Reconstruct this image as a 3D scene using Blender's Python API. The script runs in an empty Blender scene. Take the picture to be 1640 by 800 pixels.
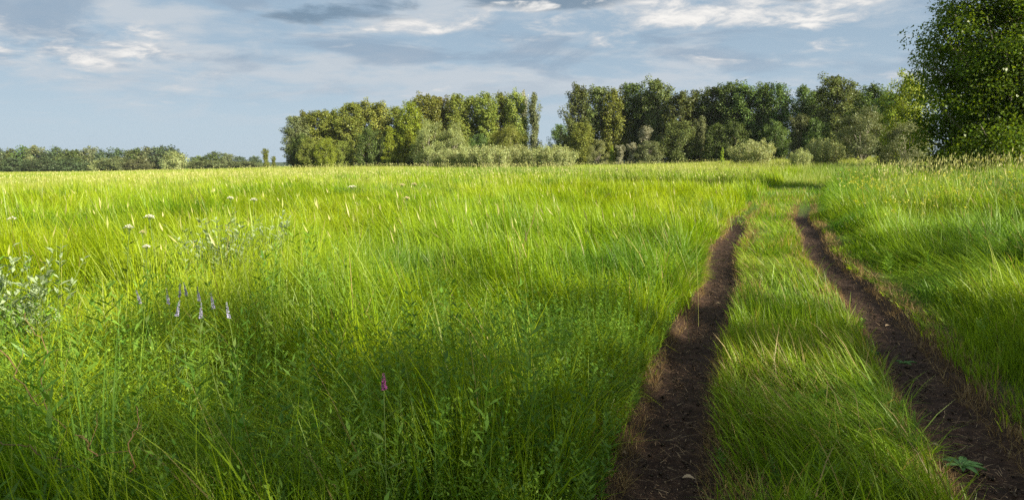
import bpy, math, random
import numpy as np
from mathutils import Vector, Euler, Matrix

scene = bpy.context.scene
col = scene.collection
R = math.radians
rng = np.random.default_rng(11)
random.seed(11)

# ------------------------------------------------------------------ camera
EYE = 1.55
F = 1100.0                       # focal length in pixels of the 1640 wide photograph
PITCH, ROLL = R(7.15), R(-0.42)
cam_d = bpy.data.cameras.new('camera'); cam = bpy.data.objects.new('camera', cam_d); col.objects.link(cam)
cam_d.sensor_width = 36.0; cam_d.lens = F / 1640 * 36.0
cam_d.clip_start = 0.05; cam_d.clip_end = 20000
cam.location = (0, 0, EYE)
cam.rotation_euler = (Matrix.Rotation(math.pi / 2 - PITCH, 3, 'X') @ Matrix.Rotation(ROLL, 3, 'Z')).to_euler()
scene.camera = cam

# ------------------------------------------------------------------ sun, sky, exposure
SUN_AZ, SUN_EL = R(130), R(26)   # clockwise from the view direction
sun_d = bpy.data.lights.new('sun', 'SUN'); sun = bpy.data.objects.new('sun', sun_d); col.objects.link(sun)
sun_d.energy = 5.0; sun_d.angle = R(0.53); sun_d.color = (1.0, 0.90, 0.74)
s_dir = Vector((math.sin(SUN_AZ) * math.cos(SUN_EL), math.cos(SUN_AZ) * math.cos(SUN_EL), math.sin(SUN_EL)))
sun.rotation_euler = s_dir.to_track_quat('Z', 'Y').to_euler()
sun.location = (40, -30, 40)

vs = scene.view_settings
vs.view_transform = 'Standard'; vs.look = 'None'; vs.gamma = 1.0; vs.use_curve_mapping = False
vs.exposure = 1.25
scene.cycles.max_bounces = 6; scene.cycles.diffuse_bounces = 3; scene.cycles.transmission_bounces = 4
scene.cycles.glossy_bounces = 2; scene.cycles.transparent_max_bounces = 4; scene.cycles.volume_bounces = 0
scene.cycles.caustics_reflective = False; scene.cycles.caustics_refractive = False
scene.cycles.use_denoising = False

SKY_STRENGTH = 0.1
def build_world():
    w = bpy.data.worlds.new('World'); scene.world = w; w.use_nodes = True
    nt = w.node_tree; nt.nodes.clear()
    N = lambda t, **k: _node(nt, t, **k)
    L = nt.links.new
    out = N('ShaderNodeOutputWorld'); bg = N('ShaderNodeBackground'); bg.inputs['Strength'].default_value = SKY_STRENGTH
    L(bg.outputs[0], out.inputs[0])
    sky = N('ShaderNodeTexSky'); sky.sky_type = 'NISHITA'; sky.sun_disc = False
    sky.sun_elevation = SUN_EL; sky.sun_rotation = SUN_AZ; sky.air_density = 1.0; sky.dust_density = 1.6; sky.ozone_density = 1.6
    tc = N('ShaderNodeTexCoord'); sep = N('ShaderNodeSeparateXYZ'); L(tc.outputs['Generated'], sep.inputs[0])
    def M(op, a, b=None, c=None, clamp=False):
        n = N('ShaderNodeMath'); n.operation = op; n.use_clamp = clamp
        for i, v in enumerate((a, b, c)):
            if v is None: continue
            if isinstance(v, (int, float)): n.inputs[i].default_value = v
            else: L(v, n.inputs[i])
        return n.outputs[0]
    def ramp(v, a, b):
        n = N('ShaderNodeMapRange'); n.interpolation_type = 'SMOOTHSTEP'; n.clamp = True
        L(v, n.inputs['Value']); n.inputs['From Min'].default_value = a; n.inputs['From Max'].default_value = b
        return n.outputs[0]
    def mix(f, a, b):
        n = N('ShaderNodeMix'); n.data_type = 'RGBA'
        if isinstance(f, (int, float)): n.inputs[0].default_value = f
        else: L(f, n.inputs[0])
        for i, v in ((6, a), (7, b)):
            if isinstance(v, tuple): n.inputs[i].default_value = v + (1,)
            else: L(v, n.inputs[i])
        return n.outputs[2]
    X, Y, Z = sep.outputs
    zc = M('ADD', M('MAXIMUM', Z, 0.0), 0.16)
    px, py = M('DIVIDE', X, zc), M('DIVIDE', Y, zc)          # the cloud deck seen as a plane overhead
    comb = N('ShaderNodeCombineXYZ'); L(px, comb.inputs[0]); L(py, comb.inputs[1])
    def noise(scale, detail, rough, dist, off, sx=1.0, sy=1.0):
        mp = N('ShaderNodeMapping'); L(comb.outputs[0], mp.inputs[0])
        mp.inputs['Location'].default_value = off; mp.inputs['Scale'].default_value = (sx, sy, 1)
        n = N('ShaderNodeTexNoise'); L(mp.outputs[0], n.inputs['Vector'])
        n.inputs['Scale'].default_value = scale; n.inputs['Detail'].default_value = detail
        n.inputs['Roughness'].default_value = rough; n.inputs['Distortion'].default_value = dist
        return n.outputs[0]
    def spot(cx, cy, rx, ry):
        a = M('DIVIDE', M('SUBTRACT', px, cx), rx); b = M('DIVIDE', M('SUBTRACT', py, cy), ry)
        return M('SUBTRACT', 1.0, M('ADD', M('MULTIPLY', a, a), M('MULTIPLY', b, b)))
    K = 1.0 / SKY_STRENGTH
    c = lambda r, g, b: (r * K * 0.76, g * K * 0.76, b * K * 0.76)
    # pale grey-blue veil over the clear blue, paler toward the horizon
    veil = mix(ramp(Z, 0.0, 0.20), c(0.264, 0.330, 0.390), c(0.186, 0.250, 0.314))
    base = mix(0.94, sky.outputs[0], veil)
    up = ramp(Z, 0.03, 0.12)
    # broad soft grey stratus, stretched into bands
    n1 = noise(1.1, 7, 0.55, 0.4, (3.1, 7.7, 0), 0.8, 1.0)
    n2 = noise(3.4, 9, 0.60, 0.4, (1.3, 2.2, 5), 0.8, 0.95)
    a1 = M('ADD', M('MULTIPLY', n1, 0.55), M('MULTIPLY', n2, 0.45))
    s1 = mix(M('MULTIPLY', M('MULTIPLY', ramp(a1, 0.44, 0.58), up), 0.85), base, c(0.320, 0.350, 0.380))
    # blue-grey darker mottling
    n5 = noise(2.0, 9, 0.58, 0.5, (6.2, 1.9, 3), 0.8, 1.05)
    s2 = mix(M('MULTIPLY', M('MULTIPLY', ramp(n5, 0.47, 0.62), ramp(Z, 0.07, 0.16)), 0.75), s1, c(0.165, 0.220, 0.285))
    # brighter sunlit wisps and puffs
    n3 = noise(2.2, 9, 0.58, 0.4, (9.3, 4.4, 2), 0.8, 0.95)
    n4 = noise(6.5, 9, 0.62, 0.4, (2.3, 14.4, 7), 0.8, 0.9)
    br = M('ADD', M('MULTIPLY', n3, 0.45), M('MULTIPLY', n4, 0.55))
    def sp(*q): return M('MINIMUM', M('MAXIMUM', spot(*q), 0.0), 0.55)
    side = M('ADD', M('ADD', M('MULTIPLY', sp(0.90, 2.58, 0.62, 0.28), 0.22), M('MULTIPLY', sp(0.03, 2.61, 0.17, 0.07), 0.20)), M('ADD', M('MULTIPLY', sp(-0.36, 2.74, 0.42, 0.18), 0.20), M('MULTIPLY', sp(-1.75, 2.80, 0.6, 0.4), 0.13)))
    brs = M('ADD', br, side)
    m2 = M('MULTIPLY', ramp(brs, 0.53, 0.70), up)
    s2 = mix(M('MULTIPLY', m2, 0.85), s2, c(0.400, 0.400, 0.402))
    # dark blue-grey cloud bellies overhead
    dk = M('MAXIMUM', M('MAXIMUM', spot(0.08, 2.52, 0.36, 0.13), spot(-0.60, 2.62, 0.32, 0.13)), spot(1.00, 2.46, 0.07, 0.06))
    dkm = ramp(M('ADD', dk, M('ADD', M('MULTIPLY', M('SUBTRACT', n4, 0.5), 3.5), M('MULTIPLY', M('SUBTRACT', n3, 0.5), 2.5))), -0.2, 1.0)
    s3 = mix(M('MULTIPLY', M('MULTIPLY', dkm, ramp(dk, -1.5, 0.2)), 0.9), s2, c(0.105, 0.155, 0.210))
    s3 = mix(M('MULTIPLY', M('MULTIPLY', ramp(brs, 0.61, 0.74), up), 0.85), s3, c(0.55, 0.535, 0.51))
    # grey cloud added high overhead, out of view, to set the ambient light
    s3 = mix(M('MULTIPLY', ramp(Z, 0.26, 0.50), 0.6), s3, c(0.26, 0.29, 0.32))
    low = ramp(Z, 0.0, -0.02)
    fin = mix(low, s3, c(0.05, 0.08, 0.03))
    L(fin, bg.inputs['Color'])

def _node(nt, t, **k):
    n = nt.nodes.new(t)
    for a, v in k.items(): setattr(n, a, v)
    return n
build_world()

# ------------------------------------------------------------------ helpers
def tag(o, label=None, cat=None, group=None, kind=None):
    if label: o['label'] = label
    if cat: o['category'] = cat
    if group: o['group'] = group
    if kind: o['kind'] = kind
    return o

def make_mesh(name, V, quads=None, tris=None, color=None, smooth=False):
    me = bpy.data.meshes.new(name)
    V = np.asarray(V, np.float32).reshape(-1, 3)
    quads = np.zeros((0, 4), np.int32) if quads is None else np.asarray(quads, np.int32).reshape(-1, 4)
    tris = np.zeros((0, 3), np.int32) if tris is None else np.asarray(tris, np.int32).reshape(-1, 3)
    loops = np.concatenate([quads.ravel(), tris.ravel()])
    tot = np.concatenate([np.full(len(quads), 4, np.int32), np.full(len(tris), 3, np.int32)])
    start = np.concatenate([[0], np.cumsum(tot)[:-1]]).astype(np.int32)
    me.vertices.add(len(V)); me.vertices.foreach_set('co', V.ravel())
    me.loops.add(len(loops)); me.loops.foreach_set('vertex_index', loops)
    me.polygons.add(len(tot)); me.polygons.foreach_set('loop_start', start); me.polygons.foreach_set('loop_total', tot)
    if smooth: me.polygons.foreach_set('use_smooth', np.ones(len(tot), bool))
    if color is not None:
        a = me.attributes.new('tint', 'FLOAT_COLOR', 'POINT')
        C = np.concatenate([np.asarray(color, np.float32).reshape(-1, 3), np.ones((len(V), 1), np.float32)], 1)
        a.data.foreach_set('color', C.ravel())
    me.update(calc_edges=True)
    return me

def link(name, me, mat=None, parent=None):
    o = bpy.data.objects.new(name, me); col.objects.link(o)
    if mat is not None and len(me.materials) == 0: me.materials.append(mat)
    if parent is not None: o.parent = parent
    return o

def empty(name, loc, rz=0.0, scale=(1, 1, 1)):
    o = bpy.data.objects.new(name, None); col.objects.link(o)
    o.location = loc; o.rotation_euler = (0, 0, rz); o.scale = scale; o.empty_display_size = 0.2
    return o

def lattice(ix, iy, seed):
    h = (ix.astype(np.int64) * 374761393 + iy.astype(np.int64) * 668265263 + seed * 2147483647) & 0xFFFFFFFF
    h = ((h ^ (h >> 13)) * 1274126177) & 0xFFFFFFFF
    return ((h ^ (h >> 16)) & 0xFFFF) / 65535.0

def vnoise(x, y, scale, seed):
    x = np.asarray(x, float) / scale; y = np.asarray(y, float) / scale
    ix, iy = np.floor(x), np.floor(y); fx, fy = x - ix, y - iy
    fx = fx * fx * (3 - 2 * fx); fy = fy * fy * (3 - 2 * fy)
    a, b = lattice(ix, iy, seed), lattice(ix + 1, iy, seed)
    c, d = lattice(ix, iy + 1, seed), lattice(ix + 1, iy + 1, seed)
    return (a * (1 - fx) + b * fx) * (1 - fy) + (c * (1 - fx) + d * fx) * fy

def sstep(v, a, b):
    t = np.clip((np.asarray(v, float) - a) / (b - a), 0, 1)
    return t * t * (3 - 2 * t)

# ------------------------------------------------------------------ terrain and the two ruts
TY = np.array([-12, -5, 3.0, 12.6, 18.9, 25.0, 41.0, 58.0, 90.0, 140.0])
TL = np.array([-4.66, -2.16, 0.65, 3.96, 6.30, 8.95, 16.4, 24.6, 41.0, 68.0])
TR = np.array([-2.9, -0.45, 2.38, 5.62, 8.02, 10.65, 18.1, 26.3, 42.7, 69.7])
def track_l(y): return np.interp(y, TY, TL) + 0.05 * np.sin(y * 0.9) 
def track_r(y): return np.interp(y, TY, TR) + 0.05 * np.sin(y * 0.8 + 2)

def height(x, y):
    x = np.asarray(x, float); y = np.asarray(y, float)
    q = x / (np.abs(y) + 20.0)
    far = sstep(y, 25, 120)
    t = -0.35 * far + 1.0 * far * sstep(q, -0.62, -0.15) + 1.1 * far * sstep(q, 0.1, 0.5)
    t = t - 1.1 * sstep(y, 120, 420) * sstep(-q, 0.2, 0.6)
    bank = sstep(x - track_r(y), 1.0, 7.0) * sstep(y, 6, 18)
    t = t + 0.42 * bank * (1 - sstep(y, 30, 60))
    t = t + 0.10 * (vnoise(x, y, 6.0, 3) - 0.5) * sstep(np.abs(x - 0.5 * (track_l(y) + track_r(y))), 1.6, 3.5)
    t = t + 0.35 * (vnoise(x, y, 28.0, 4) - 0.5) * sstep(y, 35, 70)
    return t

def rut(x, y):
    """0 .. 1 inside the wheel ruts"""
    edge = 0.11 * (vnoise(x, y, 0.55, 21) - 0.5) + 0.07 * (vnoise(x, y, 0.16, 22) - 0.5)
    dl = np.abs(x - track_l(y)) + edge; dr = np.abs(x - track_r(y)) + edge
    d = np.minimum(dl, dr)
    fade = np.where(dl < dr, 1 - sstep(y + 3 * (vnoise(x, y, 0.8, 25) - 0.5), 13, 23), 1 - sstep(y + 3 * (vnoise(x, y, 0.8, 26) - 0.5), 19, 29))
    d = d - 0.045 * (1 - sstep(y, 5, 11))
    return (1 - sstep(d, 0.18, 0.36)) * fade

def ray(px, py):
    v = cam.rotation_euler.to_matrix() @ Vector(((px - 820) / F, -(py - 400) / F, -1.0))
    return v
def at(px, depth):
    """ground point seen in the column px at that distance"""
    v = ray(px, 262); k = depth / v.y
    x, y = v.x * k, v.y * k
    return x, y, float(height(x, y))
def top_height(px, py, depth):
    x, y, z = at(px, depth); v = ray(px, py); k = depth / v.y
    return EYE + v.z * k - z
def head(px, py, h):
    """foot of a plant of height h whose top is seen at px, py"""
    v = ray(px, py); k = (EYE - h) / -v.z
    for _ in range(6):
        g = float(height(v.x * k, v.y * k)); k = (EYE - h - g) / -v.z
    return v.x * k, v.y * k, g

# ------------------------------------------------------------------ materials
def mat_new(name):
    m = bpy.data.materials.new(name); m.use_nodes = True; m.node_tree.nodes.clear()
    return m, m.node_tree

def leaf_mat(name, color=None, trans=0.45, gloss=0.06, rough=0.45, attr=False, rand=0.25, tcol=(1.25, 1.1, 0.45)):
    m, nt = mat_new(name); L = nt.links.new
    N = lambda t, **k: _node(nt, t, **k)
    out = N('ShaderNodeOutputMaterial')
    if attr:
        a = N('ShaderNodeAttribute'); a.attribute_name = 'tint'; colr = a.outputs['Color']
    else:
        rgb = N('ShaderNodeRGB'); rgb.outputs[0].default_value = color + (1,); colr = rgb.outputs[0]
        if rand:
            oi = N('ShaderNodeObjectInfo'); at_ = N('ShaderNodeAttribute'); at_.attribute_name = 'tint'
            mul = N('ShaderNodeMix', data_type='RGBA', blend_type='MULTIPLY'); mul.inputs[0].default_value = 1.0
            L(colr, mul.inputs[6]); L(at_.outputs['Color'], mul.inputs[7])
            mr = N('ShaderNodeMapRange'); L(oi.outputs['Random'], mr.inputs[0]); mr.inputs[3].default_value = 1 - rand; mr.inputs[4].default_value = 1 + rand
            hs = N('ShaderNodeHueSaturation'); L(mul.outputs[2], hs.inputs['Color']); L(mr.outputs[0], hs.inputs['Value'])
            mh = N('ShaderNodeMapRange'); L(oi.outputs['Random'], mh.inputs[0]); mh.inputs[3].default_value = 0.485; mh.inputs[4].default_value = 0.515
            L(mh.outputs[0], hs.inputs['Hue'])
            colr = hs.outputs[0]
    d = N('ShaderNodeBsdfDiffuse'); t = N('ShaderNodeBsdfTranslucent'); g = N('ShaderNodeBsdfGlossy'); g.inputs['Roughness'].default_value = rough
    tm = N('ShaderNodeMix', data_type='RGBA', blend_type='MULTIPLY'); tm.inputs[0].default_value = 1.0; tm.inputs[7].default_value = tcol + (1,)
    L(colr, tm.inputs[6]); L(colr, d.inputs[0]); L(tm.outputs[2], t.inputs[0]); g.inputs[0].default_value = (0.9, 0.95, 0.8, 1)
    m1 = N('ShaderNodeMixShader'); m1.inputs[0].default_value = trans; L(d.outputs[0], m1.inputs[1]); L(t.outputs[0], m1.inputs[2])
    m2 = N('ShaderNodeMixShader'); m2.inputs[0].default_value = gloss; L(m1.outputs[0], m2.inputs[1]); L(g.outputs[0], m2.inputs[2])
    L(m2.outputs[0], out.inputs[0])
    return m

def bark_mat(name, a, b):
    m, nt = mat_new(name); L = nt.links.new
    N = lambda t, **k: _node(nt, t, **k)
    out = N('ShaderNodeOutputMaterial'); p = N('ShaderNodeBsdfPrincipled'); p.inputs['Roughness'].default_value = 0.9
    tc = N('ShaderNodeTexCoord'); mp = N('ShaderNodeMapping'); mp.inputs['Scale'].default_value = (6, 6, 1.2); L(tc.outputs['Object'], mp.inputs[0])
    n = N('ShaderNodeTexNoise'); n.inputs['Scale'].default_value = 2.0; n.inputs['Detail'].default_value = 6; L(mp.outputs[0], n.inputs['Vector'])
    cr = N('ShaderNodeValToRGB'); cr.color_ramp.elements[0].position = 0.35; cr.color_ramp.elements[1].position = 0.65
    cr.color_ramp.elements[0].color = a + (1,); cr.color_ramp.elements[1].color = b + (1,)
    L(n.outputs[0], cr.inputs[0]); L(cr.outputs[0], p.inputs['Base Color'])
    bp = N('ShaderNodeBump'); bp.inputs['Strength'].default_value = 0.6; L(n.outputs[0], bp.inputs['Height']); L(bp.outputs[0], p.inputs['Normal'])
    L(p.outputs[0], out.inputs[0])
    return m

def noise_mat(name, stops, scale, detail=8, rough=0.95, bump=0.5, bscale=None, stretch=(1, 1, 1), dist=0.0):
    m, nt = mat_new(name); L = nt.links.new
    N = lambda t, **k: _node(nt, t, **k)
    out = N('ShaderNodeOutputMaterial'); p = N('ShaderNodeBsdfPrincipled'); p.inputs['Roughness'].default_value = rough
    p.inputs['Specular IOR Level'].default_value = 0.2
    tc = N('ShaderNodeTexCoord'); mp = N('ShaderNodeMapping'); mp.inputs['Scale'].default_value = stretch; L(tc.outputs['Object'], mp.inputs[0])
    n = N('ShaderNodeTexNoise'); n.inputs['Scale'].default_value = scale; n.inputs['Detail'].default_value = detail; n.inputs['Roughness'].default_value = 0.65
    n.inputs['Distortion'].default_value = dist
    L(mp.outputs[0], n.inputs['Vector'])
    cr = N('ShaderNodeValToRGB'); e = cr.color_ramp.elements
    while len(e) < len(stops): e.new(0.5)
    for k, (pos, c) in enumerate(stops): e[k].position = pos; e[k].color = c + (1,)
    L(n.outputs[0], cr.inputs[0]); L(cr.outputs[0], p.inputs['Base Color'])
    n2 = N('ShaderNodeTexNoise'); n2.inputs['Scale'].default_value = bscale or scale * 3; n2.inputs['Detail'].default_value = 6; L(tc.outputs['Object'], n2.inputs['Vector'])
    bp = N('ShaderNodeBump'); bp.inputs['Strength'].default_value = bump; bp.inputs['Distance'].default_value = 0.02
    L(n2.outputs[0], bp.inputs['Height']); L(bp.outputs[0], p.inputs['Normal'])
    L(p.outputs[0], out.inputs[0])
    return m

M_GRASS = leaf_mat('grass_blades', attr=True, trans=0.5, gloss=0.022, rough=0.45, tcol=(1.15, 1.1, 0.5))
M_HERB = leaf_mat('herb_leaves', attr=True, trans=0.45, gloss=0.025, rough=0.5, tcol=(1.15, 1.1, 0.5))
M_DRY = leaf_mat('dry_straw', attr=True, trans=0.25, gloss=0.02, tcol=(1.1, 1.0, 0.8))
M_BARK = bark_mat('grey_bark', (0.10, 0.085, 0.065), (0.30, 0.27, 0.21))
M_BARKD = bark_mat('dark_bark', (0.05, 0.04, 0.03), (0.15, 0.12, 0.09))
M_GROUND = noise_mat('meadow_soil', [(0.3, (0.045, 0.085, 0.012)), (0.5, (0.085, 0.15, 0.016)), (0.72, (0.15, 0.19, 0.03))], 0.35, bump=0.8, bscale=4)
def soil_mask(m):
    nt = m.node_tree; p = next(n for n in nt.nodes if n.type == 'BSDF_PRINCIPLED')
    src = p.inputs['Base Color'].links[0].from_socket
    a = nt.nodes.new('ShaderNodeAttribute'); a.attribute_name = 'tint'
    mx = nt.nodes.new('ShaderNodeMix'); mx.data_type = 'RGBA'; mx.inputs[7].default_value = (0.040, 0.026, 0.016, 1)
    nt.links.new(a.outputs['Fac'], mx.inputs[0]); nt.links.new(src, mx.inputs[6]); nt.links.new(mx.outputs[2], p.inputs['Base Color'])
soil_mask(M_GROUND)
M_TRACK = noise_mat('dark_soil', [(0.25, (0.017, 0.010, 0.006)), (0.5, (0.040, 0.023, 0.014)), (0.66, (0.074, 0.043, 0.026)), (0.85, (0.19, 0.12, 0.07))], 9.0, bump=1.0, bscale=45)

# ------------------------------------------------------------------ ground sheet: one polar grid that reaches the horizon
def build_ground():
    nr = 760
    r = np.concatenate([[0.0], np.geomspace(0.4, 1500, nr)])
    a = np.radians(np.concatenate([np.linspace(-58, 58, 900, endpoint=False), np.linspace(58, 302, 180, endpoint=False)])); na = len(a)
    rr, aa = np.meshgrid(r, a, indexing='ij')
    x, y = rr * np.sin(aa), rr * np.cos(aa)
    dd = np.minimum(np.abs(x - track_l(y)), np.abs(x - track_r(y)))
    z = height(x, y) - 0.13 * (1 - sstep(dd, 0.26, 0.48)) * (1 - sstep(y, 18, 26))
    soil = (1 - sstep(dd + 0.25 * (vnoise(x, y, 0.5, 7) - 0.5), 0.35, 0.75)) * (1 - sstep(y, 17, 27))
    z = z + 0.03 * (vnoise(x, y, 0.3, 5) - 0.5) * (rr < 60)
    V = np.stack([x, y, z], -1).reshape(-1, 3)
    i = np.arange(nr)[:, None] * na; j = np.arange(na)[None, :]; j2 = (j + 1) % na
    q = np.stack([(i + j), (i + j2), (i + na + j2), (i + na + j)], -1).reshape(-1, 4)[:, ::-1]
    C = np.repeat(soil.reshape(-1, 1), 3, 1)
    o = link('ground', make_mesh('ground', V, q, None, C, smooth=True), M_GROUND)
    tag(o, kind='structure')
build_ground()

def build_track(fx, y0, y1):
    ys = np.geomspace(4.0, 36.0, 620) - 3.2
    us = np.linspace(-0.40, 0.40, 44)
    yy, uu = np.meshgrid(ys, us, indexing='ij')
    xx = fx(yy) + uu
    e = np.abs(uu) / 0.40
    z = height(xx, yy) - 0.10 * (1 - sstep(np.abs(uu), 0.12, 0.38)) - 0.10 * e ** 6
    z = z + 0.026 * (vnoise(xx, yy, 0.30, 31) - 0.5) + 0.012 * (vnoise(xx, yy, 0.07, 32) - 0.5) + 0.007 * (vnoise(xx, yy, 0.028, 33) - 0.5)
    z = z - 0.15 * sstep(yy + 3 * (vnoise(xx, yy, 0.8, 25) - 0.5), y0, y1)
    n, m = yy.shape
    V = np.stack([xx, yy, z], -1).reshape(-1, 3)
    i = np.arange(n - 1)[:, None] * m; j = np.arange(m - 1)[None, :]
    q = np.stack([i + j, i + j + 1, i + m + j + 1, i + m + j], -1).reshape(-1, 4)
    o = link('track', make_mesh('track', V, q, smooth=True), M_TRACK)
    tag(o, kind='structure')
build_track(track_l, 17, 23); build_track(track_r, 23, 30)

# ------------------------------------------------------------------ grass
def blades(base, L, w, az, a0, curl, tint, tipt=None, S=3, face=None):
    """curved tapering blades; base n x 3, the rest n"""
    n = len(L)
    t = np.linspace(0, 1, S + 1)
    pos = np.zeros((n, S + 1, 3))
    d = np.stack([np.sin(az), np.cos(az)], 1)
    hx = np.zeros(n); hz = np.zeros(n)
    for k in range(S):
        th = a0 + curl * (t[k] + t[k + 1]) * 0.5
        hx = hx + np.sin(th) * L / S; hz = hz + np.cos(th) * L / S
        pos[:, k + 1, 0] = d[:, 0] * hx; pos[:, k + 1, 1] = d[:, 1] * hx; pos[:, k + 1, 2] = hz
    pos += base[:, None, :]
    fz = az + np.pi / 2 + rng.normal(0, 0.7, n) if face is None else face
    side = np.stack([np.sin(fz), np.cos(fz), np.zeros(n)], 1)
    V = np.zeros((n, 2 * S + 1, 3)); C = np.zeros((n, 2 * S + 1, 3))
    tipt = tint if tipt is None else tipt
    for k in range(S):
        ww = (w * (1 - 0.75 * t[k] ** 1.6) * (0.75 + 0.25 * min(1, 3 * t[k] + 0.2)) * 0.5)[:, None]
        V[:, 2 * k] = pos[:, k] - side * ww; V[:, 2 * k + 1] = pos[:, k] + side * ww
        c = tint * (1 - t[k]) + tipt * t[k]
        C[:, 2 * k] = c; C[:, 2 * k + 1] = c
    V[:, 2 * S] = pos[:, S]; C[:, 2 * S] = tipt
    b = (np.arange(n) * (2 * S + 1))[:, None]
    q = np.concatenate([b + np.array([[2 * k, 2 * k + 1, 2 * k + 3, 2 * k + 2]]) for k in range(S - 1)], 0) if S > 1 else None
    tr = b + np.array([[2 * S - 2, 2 * S - 1, 2 * S]])
    return V.reshape(-1, 3), q, tr, C.reshape(-1, 3), pos[:, S]

def sector(n, r0, r1, cap, f0=-50, f1=54):
    """points around the camera, thinning with distance; never denser than cap per square metre"""
    r = np.exp(rng.uniform(math.log(r0), math.log(r1), n)); a = np.radians(rng.uniform(f0, f1, n))
    dens = n / (math.radians(f1 - f0) * math.log(r1 / r0)) / r ** 2
    k = rng.random(n) < np.minimum(1, cap / dens)
    r, a = r[k], a[k]
    return r * np.sin(a), r * np.cos(a)

def pal(a, b, t): return np.asarray(a)[None] * (1 - t[:, None]) + np.asarray(b)[None] * t[:, None]

G_FRESH = (0.135, 0.294, 0.004); G_YEL = (0.300, 0.405, 0.010); G_DEEP = (0.060, 0.175, 0.012); G_COOL = (0.080, 0.220, 0.036)
STRAW = (0.46, 0.37, 0.15)

def lane(x, y): return (x > track_l(y) - 0.3) & (x < track_r(y) + 0.3)

def tall_height(x, y):
    """height of the uncut grass: 0 in the ruts, low between them, a wall either side"""
    dl = track_l(y) - x; dr = x - track_r(y)
    big = 0.42 + 0.36 * vnoise(x, y, 2.6, 41) + 0.62 * (vnoise(x, y, 1.0, 42) - 0.36) + 0.12 * (vnoise(x, y, 0.4, 45) - 0.5)
    hl = big * (0.22 + 0.78 * sstep(dl, 0.22, 0.75))
    big_r = 0.48 + 0.32 * vnoise(x, y, 2.2, 43) + 0.32 * (vnoise(x, y, 0.9, 44) - 0.3)
    hr = big_r * (0.14 + 0.86 * sstep(dr, 0.35, 1.5)) * (1 + 0.35 * sstep(y, 12, 22))
    return np.where(dl > 0, hl, np.where(dr > 0, hr, 0.2)) * (0.45 + 0.55 * sstep(np.hypot(x, y), 1.3, 2.8))

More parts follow.
